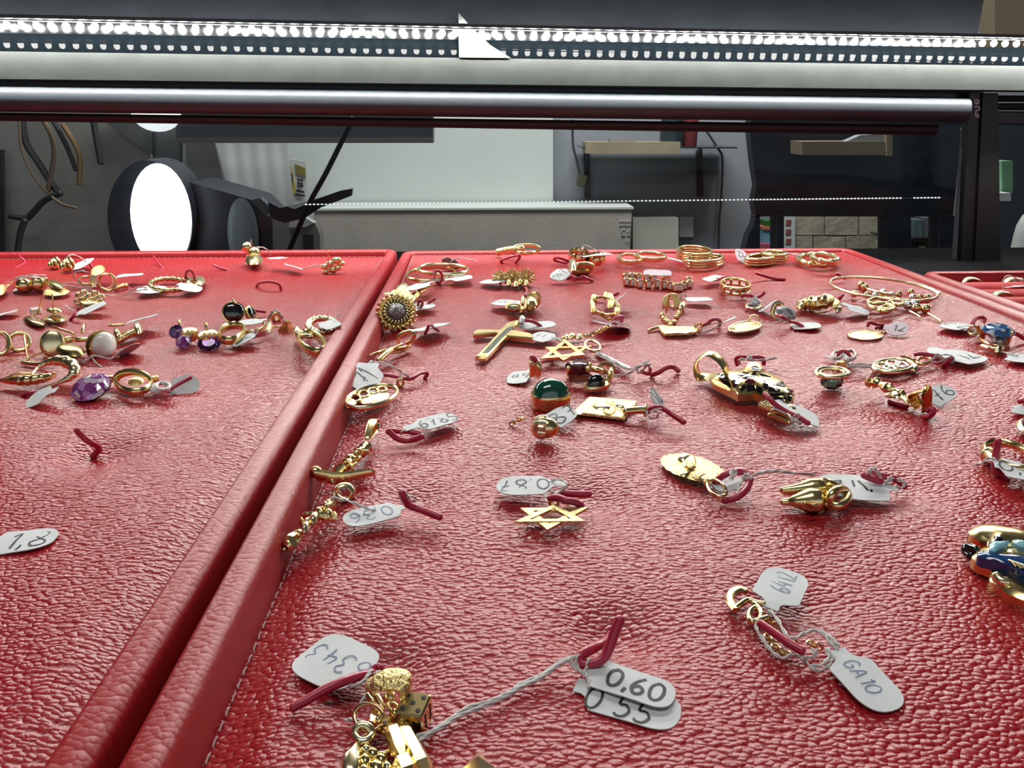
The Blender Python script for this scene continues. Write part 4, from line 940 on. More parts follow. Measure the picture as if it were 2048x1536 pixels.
for (x, y, w, h, r_, hg) in ((400, 480, 120, 48, -8, .3), (470, 465, 110, 46, -20, .5), (530, 410, 120, 40, -15, .4), (560, 470, 110, 70, 20, .9), (640, 480, 90, 40, -25, .4), (690, 425, 100, 46, -20, .4), (600, 500, 80, 40, 10, .5), (520, 440, 100, 50, -20, .7)):
    blob(e, x, y, w, h, hg, .3, GOLDT if w < 115 else GOLD, 'leaf', rot=r_, wav=3, amp=.08)
rod(e, (690, 430, .5), (800, 378, .9), r=.06)
tag('grey tag under the thread over the gold leaves', (790, 355), (570, 425), .8, '', h=(.5, .9), neck=.3)
tag('white tag beside the flower brooch with a pink wire ring', (600, 570), (800, 545), 1.5, '', h=(.3, .3), neck=.1)
wire('dark red wire pair beside the flower brooch', (665, 560, .4), (680, 515, .8), (705, 540, .6), (690, 575, .3), (740, 545, .3), (810, 498, .5))
tag('white tag pierced by a red wire near the flower brooch', (850, 735), (690, 745), 2.0, '', h=(.6, .3), neck=.08)
wire('red wire poking through a white tag near the flower brooch', (725, 800, .1), (750, 750, .8), (770, 720, .9), (800, 745, .5), (840, 775, .1))
e = T('lobster_clasp', 'gold lobster clasp with an open wire loop', 'clasp', 440, 960, G_P)
m = MB(); m.tube(spline(pxs((500, 875, .3), (495, 835, .7), (530, 800, .9), (600, 780, 1.0), (635, 810, .9), (625, 850, .6), (570, 880, .35)), 6), .09, 8); m.obj('loop', GOLD, e)
for q in ([(260, 985, .2), (330, 960, .3), (400, 940, .35)], [(370, 1000, .25), (430, 945, .35), (530, 890, .4)], [(420, 950, .3), (520, 925, .3), (600, 905, .25)], [(430, 960, .15), (520, 950, .15), (580, 925, .15)]): rod(e, *q, r=.1, name='bar')
rod(e, (330, 1030, .2), (390, 975, .3), (440, 935, .35), r=.17, name='barrel')
rod(e, (205, 1010, .1), (260, 985, .25), (320, 962, .3), r=.08, mat=GOLDR, name='pin')
tag('grey-white tag with dark strokes leaning on the rim below the clasp', (300, 1040), (160, 1275), 1.15, '71', h=(.55, .3), roll=-.5, neck=.2, th=.85, tc=.58, lw=.07, ang=180, threads=([(250, 1045, .7), (340, 1040, .9), (450, 1080, .9), (530, 1130, .6), (620, 1190, .2)], [(510, 1110, .6), (515, 1160, .4), (530, 1200, .2)], [(540, 1130, .5), (580, 1150, .4), (625, 1192, .15)]))
e = T('oval_pendant', 'pierced oval gold pendant with a hatched centre', 'pendant', 270, 1400, G_P)
loop(e, 270, 1340, 455, 165, .35, .14, GOLDP, 'frame', rot=-14, n=32, axis=UP, flat=.7)
blob(e, 290, 1345, 270, 90, .3, .08, simple('hatched_gold', (.80, .68, .36), .28, 1.0, bump=(500, .6, .0005)), 'hatched_field', rot=-13)
for (x, y, w, h) in ((130, 1350, 90, 60), (205, 1315, 90, 55), (285, 1290, 90, 45), (360, 1275, 80, 40), (90, 1390, 80, 50)): loop(e, x, y, w, h, .35, .07, GOLD, 'scroll', n=14)
blob(e, 85, 1400, 100, 60, .35, .12, GOLDP, 'corner', rot=-14); vloop(e, 515, 1215, 50, 60, 1250, .08, GOLD, 'loop')
wire('dark red wire tie lying behind the pierced oval pendant', (290, 1170, .05), (380, 1150, .2), (480, 1165, .25), (600, 1185, .3), (690, 1135, .35), (745, 1140, .2), (720, 1180, .05))
ZK()
tag('white tag reading 6785 beside a red wire tie', (1190, 275), (1690, 150), 1.05, '6785', h=(.25, .35), neck=.3, th=.62, tc=.64, hsx=.8, lw=.045, threads=([(1165, 330, .15), (1170, 300, .3), (1200, 285, .3)],))
wire('red wire tie curved under the 6785 tag', (1035, 290, .55), (1080, 335, .4), (1150, 380, .25), (1240, 390, .2), (1310, 370, .3), (1370, 345, .4), r=.11)
wire('dark wire end behind the 6785 tag', (1040, 285, .3), (1130, 300, .2), (1240, 305, .15), (1340, 325, .1))
e = T('sword_pendant', 'gold dagger-and-scimitar pendant beside the tray rim', 'pendant', 640, 740, G_P)
bail(e, 840, 440, 915, 275, .34, .08, .5, .15, GOLD)
m = MB(); q = spline(pxs((560, 690, .3), (640, 620, .35), (720, 545, .35), (800, 480, .35), (835, 445, .3)), 8); n = len(q); m.tube(q, [.15*(1+.35*math.cos(i*1.5)) for i in range(n)], 9); m.obj('twisted_hilt', GOLD, e)
for (x0, y0, x1, y1) in ((730, 470, 770, 510), (700, 520, 760, 500), (640, 580, 615, 610), (690, 640, 740, 600), (800, 490, 860, 515), (660, 600, 700, 680), (770, 540, 740, 590)): rod(e, (x0, y0, .45), ((x0+x1)/2+8, (y0+y1)/2-8, .55), (x1, y1, .35), r=.05, name='scroll')
m = MB(); q = spline(pxs((345, 715, .4), (420, 730, .35), (510, 745, .3), (620, 740, .3), (730, 720, .3), (830, 700, .3), (915, 690, .3)), 6); n = len(q)
m.tube(q, [.20-.14*abs(i/n-.25) if i/n > .03 else .12 for i in range(n-3)]+[.08, .05, .02], 9, axis=UP, flat=.75); m.obj('blade', GOLD, e)
MB().ball(P(345, 690, .45), .18).obj('pommel', GOLD, e); rod(e, (420, 735, .3), (490, 770, .25), (520, 790, .2), r=.1, name='tip')
e = T('crucifix_pendant', 'gold crucifix pendant with figure, foot against the rim', 'pendant', 300, 1200, G_P)
vloop(e, 615, 885, 165, 140, 960, .12, GOLDP, 'ring', axis=(.3, .95, 0), flat=.55, lean=-.4)
m = MB(); q = spline(pxs((70, 1400, .25), (180, 1290, .3), (300, 1160, .35), (410, 1060, .35), (500, 985, .35)), 6); n = len(q); m.tube(q, [.10+.05*math.cos(i*1.1) for i in range(n)], 8); m.obj('upright', GOLD, e)
m = MB(); q = spline(pxs((235, 1110, .35), (320, 1115, .4), (400, 1110, .45), (470, 1120, .4), (520, 1110, .35)), 5); m.tube(q, [.10, .11, .10, .12, .13, .11, .1, .12, .13, .12, .11, .12, .14, .13, .12, .13, .14, .13, .14, .13, .12][:len(q)], 8); m.obj('crossbar', GOLD, e)
for (x, y, w, h, r_) in ((380, 1085, 90, 70, 45), (330, 1140, 110, 70, -45), (250, 1230, 110, 60, -45), (470, 1100, 90, 60, -20), (440, 1030, 60, 60, 0), (210, 1180, 60, 40, 20)): blob(e, x, y, w, h, .45, .16, GOLDP if w > 100 else GOLD, 'figure', rot=r_)
f, L = gf(40, 1425, 180, 1290, .2, .3); MB().lathe(F(f.p(L*.4), f.y, f.z, f.x), [(.02, -L*.5), (.16, -L*.15), (.2, .1*L), (.12, L*.6)], 6).obj('foot', GOLD, e, smooth=False)
tag('white tag reading 0,36 upside down by the crucifix', (1190, 1025), (610, 1160), .85, '0,36', h=(.3, .3), neck=.12, th=.48, tc=.55, lw=.035, ang=0, ink=INKB, threads=([(500, 935, .3), (600, 955, .4), (720, 990, .5), (850, 1045, .4), (930, 1060, .3)], [(1170, 890, .7), (1200, 880, .8), (1220, 920, .7), (1250, 960, .4), (1300, 965, .3)], [(1225, 925, .7), (1260, 920, .6), (1310, 930, .4)]))
wire('red wire tie rising from a dimple beside the 0,36 tag', (1170, 880, .85), (1190, 950, .65), (1240, 1010, .45), (1320, 1040, .35), (1430, 1080, .3), (1540, 1125, .25), r=.1)
ZL()
tag('white tag reading 0.87 upside down above the plain gold star', (1170, 450), (225, 495), 1.08, '0.87', h=(.3, .25), neck=.26, th=.6, tc=.60, lw=.042, threads=([(960, 430, .3), (1080, 400, .45), (1190, 470, .5), (1130, 560, .3), (1070, 600, .25)], [(900, 560, .2), (910, 640, .25), (1000, 620, .3), (1060, 595, .3), (1140, 490, .45)], [(900, 555, .2), (980, 560, .25), (1050, 600, .25)]))
wire('straight dark red wire behind the plain gold star', (1130, 585, .25), (1300, 600, .22), (1500, 600, .2), r=.1)
wire('bent red wire holding the plain gold star', (950, 660, .25), (1060, 650, .35), (1180, 690, .35), (1290, 710, .3), (1370, 750, .2), (1390, 790, .02), r=.1)
def hexstar(e, A, B, hg, t, bw, mat):
    """two interlaced outline triangles through the given three pixel tips each"""
    for k, tri in enumerate((A, B)):
        q = [P(x, y, hg+k*.02) for x, y in tri]; c = sum(q, V())/3; inn = [p+(c-p)*bw for p in q]
        m = MB(); rings = []
        for i in range(3): rings.append([q[i], q[i]+UP*t, inn[i]+UP*t, inn[i]])
        m.loft(rings, True); m.obj('triangle', mat, e, smooth=False)
e = T('star_pendant', 'plain gold six-pointed star pendant lying flat', 'pendant', 960, 950, G_P)
hexstar(e, [(550, 822), (1478, 812), (920, 1120)], [(470, 1010), (1435, 1000), (1020, 765)], .14, .07, .40, GOLDT)
vloop(e, 1010, 720, 110, 110, 790, .05, GOLD, 'ring')
ZD()
e = T('star_pendant', 'gold six-pointed star pendant crowded by the green stone', 'pendant', 1080, 1330, G_P)
hexstar(e, [(850, 1240), (1390, 1225), (1060, 1395)], [(800, 1375), (1310, 1330), (1085, 1150)], .3, .1, .36, GOLD)
loop(e, 1395, 1205, 180, 110, .35, .09, GOLDP, 'ring', rot=20); chain(e, [(1020, 1160, .3), (1110, 1090, .35), (1200, 1100, .3), (1300, 1090, .35)], .16, .05)
for (x, y) in ((1100, 1110), (1160, 1095), (1240, 1105)): blob(e, x, y, 80, 46, .3, .2, GOLDP, 'link')
chain(e, [(1300, 1100, .3), (1400, 1070, .4), (1500, 1030, .5), (1580, 980, .6)], .17, .055)
# the gold cross
e = T('cross_pendant', 'gold cross pendant with dark green inlay', 'pendant', 300, 1150, G_P)
pts = [(60, 1375), (310, 1110), (275, 1100), (40, 1120), (30, 1098), (80, 1062), (330, 1070), (420, 985), (500, 965), (540, 985), (470, 1068), (700, 1110), (728, 1140), (712, 1165), (420, 1135), (185, 1382)]
outline(e, pts, .16, .22, GOLD, 'body', .06)
ins = [(140, 1290), (325, 1095), (425, 1005), (490, 985), (500, 1000), (400, 1085), (210, 1290)]
outline(e, ins, .36, .04, simple('dark_green_inlay', (.035, .05, .03), .3, metal=.5, bump=(1200, 1, .0008)), 'inlay', .01)
outline(e, [(95, 1360), (130, 1315), (200, 1315), (168, 1362)], .36, .03, simple('brown_gold_relief', (.35, .24, .06), .3, metal=1., bump=(900, 1, .0008)), 'foot_relief', .01)
blob(e, 595, 915, 85, 60, .45, .3, PEARL, 'bead'); blob(e, 535, 955, 60, 50, .35, .2, GOLDT, 'bail')
wire('dark red wire end through the cross', (635, 910, .55), (700, 925, .5), (760, 950, .4), (808, 985, .25), r=.11)
tag('white oval tag lying behind the gold cross', (560, 985), (972, 948), 1.3, '', h=(.2, .3), neck=.15)
tag('small square white tag with two strokes at the tip of the cross', (1010, 1130), (700, 1075), 1.5, '11', h=(.25, .3), neck=.28, th=.7, tc=.62, threads=([(930, 1110, .3), (1040, 1130, .3), (1180, 1160, .3), (1300, 1165, .3)], [(950, 1120, .3), (1120, 1165, .3), (1250, 1175, .25)]))
tag('lilac shaded tag reading 12 under a red wire', (1400, 920), (1830, 1010), 1.5, '12', h=(.5, .2), roll=-.25, neck=.15, th=.62, tc=.68, lw=.07, mat=PAPERP, threads=([(1395, 920, .5), (1480, 935, .5), (1580, 955, .5), (1640, 925, .6), (1720, 950, .5), (1780, 955, .4), (1840, 1000, .2)],))
wire('red wire loop holding the lilac 12 tag', (1620, 925, .3), (1660, 885, .5), (1700, 870, .6), (1730, 880, .6), (1725, 925, .3), r=.12)
e = T('thin_ring_figures', 'thin gold ring with small figures tied by red wire', 'ring', 1530, 860, G_R)
loop(e, 1535, 750, 330, 190, .4, .1, GOLD, 'band', rot=15, lift=.3)
for (x, y, w, h) in ((1410, 670, 90, 50), (1395, 760, 60, 90), (1590, 660, 90, 60), (1600, 740, 90, 70), (1670, 820, 70, 60), (1540, 640, 60, 50), (1400, 800, 70, 50)): blob(e, x, y, w, h, .5, .3, GOLDT, 'figure', wav=3, amp=.12)
chain(e, [(1430, 800, .4), (1500, 860, .3), (1570, 895, .25), (1620, 905, .2)], .13, .045)
tag('white corner of a tag behind the ring with figures', (1640, 700), (1725, 640), 1.8, '', h=(.4, .9), roll=.5, neck=.1)
wire('dark red wire lying behind the ring with figures', (1370, 660, .2), (1480, 640, .3), (1600, 640, .4), (1690, 605, .6), r=.12)
e = T('figure_pendant', 'gold seated figure pendant with outstretched arm', 'pendant', 620, 830, G_P)
for (x, y, w, h, hg, r_, mt) in ((700, 690, 150, 130, .5, 30, GOLD), (620, 740, 120, 90, .4, -20, GOLDT), (500, 770, 200, 40, .35, 3, GOLDP), (600, 700, 60, 60, .9, 0, GOLDP), (690, 775, 120, 40, .25, 0, GOLD), (590, 800, 80, 50, .2, 0, GOLDT), (440, 760, 90, 40, .35, -10, GOLDT)): blob(e, x, y, w, h, hg, .35, mt, 'figure', rot=r_, wav=3, amp=.08)
m = MB(); m.tube(vell(720, 690, 130, 180, 790, 25), .09, 8, True); m.obj('loop', GOLD, e)
tag('white oval tag reading 7.07 beside the seated figure pendant', (580, 715), (250, 705), 1.25, '7.07', h=(.4, .3), neck=.12, th=.62, tc=.58, ink=INKB, lw=.06)
wire('short red wire tie above the seated figure pendant', (605, 655, .5), (640, 615, .6), (650, 575, .5), (620, 530, .0), r=.13)
e = T('rosette_brooch', 'pale gold brooch of three leafy rosettes', 'brooch', 500, 530, G_P)
for (cx, cy, w, h) in ((335, 425, 150, 150), (485, 410, 170, 140), (640, 415, 180, 150)):
    for k in range(9):
        a = 2*math.pi*k/9; o = PV(cx+w*.28*math.cos(a), cy+h*.28*math.sin(a), cx, 520); s = sc_at(cx, 500)
        f2 = F(o, (math.cos(a), -.2, -math.sin(a)), (math.sin(a), .2, math.cos(a)), (0, -1, .3)); MB().ell(f2, w*.36*s, w*.17*s, .09, 9, 5).obj('petal', GOLDP if k % 2 else GOLDT, e)
    MB().ball(PV(cx, cy, cx, 520)+V((0, -.12, 0)), .16, 9, 6).obj('heart', GOLDT, e)
for (x, y) in ((440, 490), (520, 505), (570, 480), (640, 490)): blob(e, x, y, 70, 50, .3, .3, GOLD, 'leaf')
rod(e, (690, 430, .8), (750, 450, .5), r=.08, name='pin')
tag('white narrow tag beside the leafy rosette brooch', (400, 470), (120, 470), 1.1, '', h=(.4, .25), neck=.12)
e = T('dome_ring', 'thick swirled gold dome ring with a dark shadow', 'ring', 1270, 420, G_R)
c = PV(1270, 330, 1270, 415); fr = F(c, (1, 0, .1), (-.1, .1, 1), (0, -1, .1)); s = sc_at(1270, 400)
for k, (ax, rr_, z) in enumerate(((0, .17, 0), (.6, .15, .25), (-.6, .15, -.25))):
    q = [fr.p(120*s*math.cos(2*math.pi*j/24), 45*s*math.sin(2*math.pi*j/24)+z*.3, z*.6+.2*math.sin(2*math.pi*j/24+ax)) for j in range(24)]
    MB().tube(q, .17, 9, True).obj('strand', GOLD if k else GOLDP, e)
blob(e, 1170, 300, 110, 90, 1.0, .5, GOLDP, 'knot', rot=30)
tag('white tag standing on edge left of the swirled dome ring', (1100, 330), (955, 450), 1.0, '1047', h=(.7, .3), roll=-.2, neck=.15, th=.5, ang=180)
wire('dark red wires curled under the swirled dome ring', (1110, 440, .05), (1160, 410, .2), (1230, 440, .2), (1290, 415, .3), (1350, 445, .2), (1400, 460, .05), r=.13)
e = T('signet_band', 'gold band ring with coils leaning on the back rim', 'ring', 540, 160, G_R)
loop(e, 640, 105, 300, 95, .8, .16, GOLD, 'band', axis=UP, flat=.6, lift=.3); rope_hoop(e, pxs((320, 140, .4), (400, 120, .6), (500, 105, .8), (600, 100, .9)), .28, GOLD, 'coil', False, 9)
wire('red wire loop in front of the coiled gold band', (480, 275, .0), (380, 265, .1), (355, 235, .3), (450, 195, .6), (560, 175, .8), (555, 215, .5), (510, 268, .05), r=.14)
for (cx, cy, w, h, lb, hg) in ((1235, 178, 230, 112, 'upright gold band ring tied with white thread', .55), (1440, 215, 205, 90, 'smaller gold band ring beside its tied twin', .4)):
    e = T('band_ring', lb, 'ring', cx, cy+h/2, G_R); loop(e, cx, cy, w*.92, h*.72, hg, .42 if hg > .5 else .36, GOLDR, 'band', axis=UP, flat=.18)
tag('white folded tag with thread over the tied band ring', (1290, 190), (1590, 150), .7, '', h=(1.1, .9), neck=.4, threads=([(1245, 210, .9), (1240, 150, 1.5), (1290, 70, 2.4), (1350, 75, 2.3), (1450, 120, 1.6), (1580, 150, 1.0)], [(1255, 215, .8), (1270, 140, 1.6), (1300, 90, 2.2)]))
wire('red wire loop left of the tied band ring', (1150, 265, .1), (1080, 225, .4), (1000, 200, .6), (955, 215, .4), (990, 240, .2), (1100, 262, .1), r=.14)
# ================================================================== pendant tray, back right
ZE()
e = T('double_hoop', 'pair of smooth gold hoops lying crossed near the back rim', 'hoop', 440, 340, G_R)
loop(e, 290, 275, 360, 130, .3, .2, GOLD, 'hoop', axis=UP, flat=.8, rot=3); loop(e, 300, 260, 330, 110, .6, .18, GOLDP, 'hoop', axis=UP, flat=.8, rot=3); loop(e, 585, 245, 440, 105, .55, .2, GOLD, 'hoop', axis=UP, flat=.8, rot=4); loop(e, 600, 225, 420, 95, .85, .18, GOLDP, 'hoop', axis=UP, flat=.8, rot=4)
e = T('triple_hoop', 'stack of gold hoops, large triple hoop over the rim', 'hoop', 1240, 290, G_R)
for k in range(4): loop(e, 1240, 260-k*36, 520-k*6, 120, .2+k*.2, .17, GOLD if k % 2 else GOLDP, 'hoop', axis=UP, flat=.9, rot=4)
e = T('triple_hoop', 'smaller triple gold hoop leaning on the large stack', 'hoop', 1390, 380, G_R)
for k in range(3): loop(e, 1385, 345-k*40, 540-k*4, 105, .2+k*.2, .17, GOLD if k % 2 else GOLDP, 'hoop', axis=UP, flat=.9, rot=-4)
tag('small white tag left of the hoop stack', (1000, 290), (895, 275), 1.5, '', h=(.5, .6), neck=.1)
e = T('tennis_bracelet', 'gold tennis bracelet of square white-set links', 'bracelet', 650, 700, 'bracelets on the pendant tray')
sp = [(230, 545), (320, 530), (420, 540), (540, 555), (640, 565), (245, 610), (330, 620), (435, 640), (560, 645), (690, 640), (800, 655), (960, 690), (1080, 660), (1150, 590), (880, 670), (1165, 640), (1020, 690)]
for i, (x, y) in enumerate(sp):
    o = P(x, y, .26); s = 50*sc_at(x, y)
    l = MB().box(F(o, (1, .1, 0), (-.1, 1, 0), UP), s*.92, s*.8, .24, .06).obj('link', GOLDP if i % 2 else GOLD, e)
    MB().box(F(o+V((0, -s*.8, .0)), (1, .1, 0), (-.1, 1, 0), UP), s*.55, .05, .13, .03).obj('white_stone', simple('white_stone', (.8, .8, .78), .15) if i == 0 else bpy.data.materials['white_stone'], l)
beads(e, [(800, 510), (850, 530), (780, 545)], 40, GOLD, 'clasp_bead')
tag('small pink-white tag on the tennis bracelet clasp', (690, 520), (700, 430), 1.6, '', h=(.8, 1.0), neck=.1, mat=PAPERP)
e = T('cage_pendant', 'openwork gold cage pendant with a bead chain', 'pendant', 930, 1010, G_P)
for k in range(5): vloop(e, 900, 900, 260-k*45, 220, 1000, .09, GOLD, 'rib', rot=-15, lean=-.25)
vloop(e, 900, 915, 250, 120, 990, .09, GOLDT, 'girdle', rot=-12, lean=-.3); rod(e, (870, 800, 1.4), (850, 900, .9), (820, 1060, .2), r=.09, name='pin'); blob(e, 1060, 960, 120, 70, .4, .3, GOLDP, 'foot', rot=-20)
beads(e, [(1040, 1015), (1015, 1060), (995, 1095), (970, 1130), (765, 1100), (785, 1145), (820, 1180), (850, 1200), (940, 1200), (880, 1245)], 42, GOLD, 'bead')
tag('thin white lens-shaped tag beside the cage pendant', (1110, 865), (1500, 860), 1.0, '', h=(.35, .35), neck=0, threads=([(1000, 830, .7), (1050, 790, .9), (1110, 810, .7), (1090, 860, .4), (1040, 880, .4), (1035, 820, .8)],))
e = T('bar_plaque', 'pale gold embossed bar plaque with a pointed end', 'plaque', 980, 1400, G_P)
outline(e, [(700, 1285), (1240, 1300), (1300, 1330), (1250, 1378), (800, 1405), (740, 1350)], .15, .12, GOLDT, 'plate', .03)
blob(e, 1000, 1340, 380, 60, .26, .08, GOLDP, 'relief', wav=6, amp=.1); rod(e, (560, 1325, .15), (640, 1290, .2), (720, 1270, .2), (830, 1262, .2), r=.12, name='point'); vloop(e, 1290, 1290, 90, 150, 1360, .1, GOLDR, 'ring', rot=20)
wire('red wire loop at the end of the embossed bar plaque', (1340, 1260, .2), (1430, 1215, .4), (1480, 1175, .6), (1550, 1155, .6), (1610, 1190, .4), (1600, 1250, .1), r=.15)
tag('looped thread and thin white tag past the embossed bar plaque', (1560, 1250), (1840, 1120), .35, '', h=(.2, .7), neck=.5, threads=([(1340, 1320, .2), (1430, 1250, .3), (1560, 1215, .5), (1580, 1260, .3), (1480, 1310, .2), (1360, 1350, .15)], [(1340, 1350, .15), (1450, 1330, .15), (1550, 1280, .2)]))
ZF()
e = T('rope_hoops', 'three-strand twisted gold hoop with bright links', 'hoop', 790, 320, G_R)
for k in range(3): rope_hoop(e, ell_pts(775, 285-k*34, 390-k*8, 70, .18+k*.2, -3, 24), .2, GOLD if k % 2 else GOLDP, 'strand', True, 14, .25)
for k in range(3): rope_hoop(e, ell_pts(950, 235-k*32, 310, 60, .3+k*.2, 2, 24), .18, GOLDP if k % 2 else GOLD, 'strand', True, 12, .25)
tag('pink-lilac tag standing on edge left of the twisted hoop', (560, 295), (505, 115), .85, '12', h=(.15, .9), roll=.3, neck=.1, mat=PAPERP, ang=90, th=.5, lw=.05)
e = T('knot_bangle', 'gold knotted bangle near the back corner of the rim', 'bangle', 1510, 320, G_R)
rope_hoop(e, ell_pts(1510, 250, 500, 130, .4, 3, 30), .32, GOLD, 'band', True, 10, .35); rope_hoop(e, ell_pts(1590, 225, 330, 90, .8, 8, 24), .26, GOLDP, 'crossing', True, 7, .4); string(e, (1100, 170, .8), (1200, 180, .8), (1310, 200, .8), r=.05)
wire('plain red wire tie lying alone near the back rim', (720, 428, .5), (830, 460, .3), (950, 495, .15), (1085, 505, .1), r=.14)
e = T('black_stone_ring', 'wide gold openwork ring with a black stone', 'ring', 450, 700, G_R)
loop(e, 455, 560, 380, 130, .75, .14, GOLD, 'top_edge', rot=6, axis=UP, flat=.8); loop(e, 450, 630, 370, 130, .3, .14, GOLDP, 'lower_edge', rot=6, axis=UP, flat=.8)
for k in range(10):
    a = 2*math.pi*k/10; rod(e, (455+180*math.cos(a), 565+62*math.sin(a), .75), (452+176*math.cos(a), 635+62*math.sin(a), .3), r=.13, name='strut', mat=GOLDP if k % 2 else GOLD)
MB().ell(F(PV(535, 660, 520, 700), (1, 0, 0), (0, .5, .85), (0, -.85, .5)), .30, .27, .2, 18, 10).obj('stone', ONYX, e)
tag('round white tag on a wire behind the black-stone ring', (260, 500), (85, 470), 1.9, '0', h=(.4, .4), neck=.08, th=.7)
wire('red wire between the round tag and the black-stone ring', (190, 510, .3), (280, 490, .5), (370, 472, .6), r=.14)
wire('red wire curl with thread below the black-stone ring', (545, 720, .3), (590, 700, .5), (650, 710, .5), (690, 740, .3), (780, 710, .5), (825, 670, .7), r=.13)
e = T('crystal_ring', 'cone-shaped clear crystal in a gold setting', 'ring', 690, 880, G_R)
fr = F(PV(700, 800, 690, 880), (1, 0, 0), (0, 1, .3), (0, -.3, 1)); m = MB(); m.lathe(fr, [(.42, -.36), (.42, -.28), (.22, .12), (.05, .4)], 8, 1, 1, .5); m.obj('stone', CRYST, e, smooth=False)
loop(e, 680, 850, 175, 60, .2, .13, GOLDP, 'setting')
tag('white oval tag with figures leaning over the crystals', (755, 915), (990, 760), 1.3, '77', h=(.15, .75), roll=-.35, neck=0, th=.7, tc=.5, lw=.06, threads=([(560, 740, .4), (620, 760, .4), (700, 740, .6), (790, 790, .6)],))
e = T('crystal_ring', 'oval faceted clear crystal in a leaning gold frame', 'ring', 1090, 1020, G_R)
fr = F(PV(1095, 950, 1090, 1020), (1, .2, 0), (-.1, .7, .6), (0, -.7, .7)); gem(e, fr, .56, CRYST, n=10, sx=1.05, sy=.85)
m = MB(); m.tube(vell(990, 900, 110, 190, 985, 15, lean=-.2), .12, 8, True); m.obj('frame', GOLD, e)
wire('dark red wire bent over the oval crystal', (990, 970, .6), (1050, 985, .7), (1110, 1020, .5), (1150, 1040, .3), (1230, 1060, .3), (1315, 1105, .2), r=.15)
tag('white lens-shaped tag below the oval crystal', (1160, 1090), (1550, 1095), 1.35, '', h=(.12, .2), neck=.1, threads=([(780, 1050, .2), (870, 1055, .2), (960, 1060, .2), (1040, 1030, .5), (1130, 1045, .4), (1000, 1070, .2)],))
e = T('coin_ring', 'oval textured gold coin pendant with an open ring', 'pendant', 560, 1180, G_P)
blob(e, 570, 1115, 410, 120, .18, .14, GOLDT, 'coin', rot=-7, wav=16, amp=.02); loop(e, 570, 1115, 415, 125, .2, .1, GOLDP, 'edge', rot=-7, n=34)
vloop(e, 690, 1030, 130, 140, 1105, .16, GOLD, 'ring', axis=(.2, 1, 0), flat=.4)
e = T('lizard_pendant', 'gold lizard pendant on a looped tail', 'pendant', 1540, 930, G_P)
m = MB(); q = spline(pxs((1260, 870, .25), (1300, 825, .3), (1400, 810, .35), (1520, 810, .45), (1640, 800, .5), (1720, 790, .5)), 6); n = len(q); m.tube(q, [.1+.28*math.sin(math.pi*i/n)*(1+.2*math.cos(i*1.4)) for i in range(n)], 9); m.obj('body', GOLD, e)
for (x, y, w, h, hg) in ((1640, 760, 150, 90, .7), (1730, 820, 120, 100, .5), (1770, 890, 90, 60, .3), (1580, 740, 90, 50, .9), (1290, 850, 80, 60, .3)): blob(e, x, y, w, h, hg, .35, GOLDP if w < 100 else GOLDT, 'limb', wav=3, amp=.12)
loop(e, 1540, 900, 260, 60, .12, .06, GOLDR, 'tail', a0=0) if False else rod(e, (1400, 880, .1), (1480, 925, .05), (1600, 925, .05), (1690, 890, .1), r=.07, mat=GOLDR, name='tail')
wire('red wire end beside the lizard pendant', (1770, 770, .4), (1800, 735, .6), (1830, 695, .7), r=.13)
ZG()
e = T('bead_bangle', 'slim gold bangle strung with gold and white beads', 'bangle', 650, 600, 'bracelets on the pendant tray')
loop(e, 640, 490, 1090, 200, .35, .11, GOLDP, 'band', rot=7, n=48, lift=.25)
beads(e, [(345, 540), (475, 550, GOLDR), (555, 555, STEEL), (640, 555), (715, 555, STEEL), (785, 548, GOLDR), (925, 575, STEEL), (1000, 580, GOLDR), (1075, 578, GOLDR), (910, 525), (630, 525, STEEL), (410, 450), (450, 475)], 37, GOLD)
e = T('bead_bangle', 'second slim gold bangle end with beads and a knot charm', 'bangle', 850, 690, 'bracelets on the pendant tray')
rod(e, (860, 430, .6), (1000, 455, .5), (1120, 495, .4), (1205, 540, .3), r=.1, mat=GOLDP, name='band'); rod(e, (470, 490, .4), (600, 525, .4), (720, 545, .35), r=.09, mat=GOLDP, name='band')
beads(e, [(880, 655, STEEL), (965, 680), (1060, 690), (950, 640, STEEL)], 45, GOLD)
for (x, y, w, h, r_) in ((600, 610, 250, 60, -4), (610, 660, 270, 60, 8), (660, 690, 150, 50, -4), (770, 620, 130, 60, 15)): loop(e, x, y, w, h, .35, .13, GOLD, 'knot', rot=r_, n=18)
rod(e, (900, 715, .2), (960, 745, .15), (1010, 780, .1), r=.07, name='pin'); rod(e, (1080, 735, .2), (1150, 775, .15), (1215, 820, .1), r=.07, name='pin')
tag('white two-lobed tag between the lizard and the bangle', (215, 630), (490, 740), 1.3, '', h=(.5, .12), neck=.35)
wire('red wire end behind the slim bead bangle', (165, 340, .5), (250, 385, .2), r=.12)
wire('red wire end under the left side of the bead bangle', (180, 605, .1), (230, 545, .4), r=.12)
e = T('oval_medal', 'thin oval gold medal lying flat', 'medal', 455, 1000, G_P)
blob(e, 455, 955, 340, 92, .08, .06, GOLDT, 'disc', rot=2, pw=.25); loop(e, 455, 955, 342, 95, .1, .05, GOLDP, 'edge', rot=2, n=30); loop(e, 620, 905, 80, 60, .15, .05, GOLD, 'ring', rot=-30)
wire('bright red wire loop by the oval gold medal', (480, 860, .05), (500, 825, .4), (560, 845, .3), (640, 858, .25), (660, 885, .1), (560, 885, .08), r=.12)
tag('dark lilac tag by the oval gold medal', (640, 870), (890, 895), 1.2, '12', h=(.3, .3), neck=.3, mat=PAPERP, th=.5, roll=.35, lw=.05)
e = T('topaz_pendant', 'blue topaz pendant in tall gold claws', 'pendant', 1760, 1040, G_P)
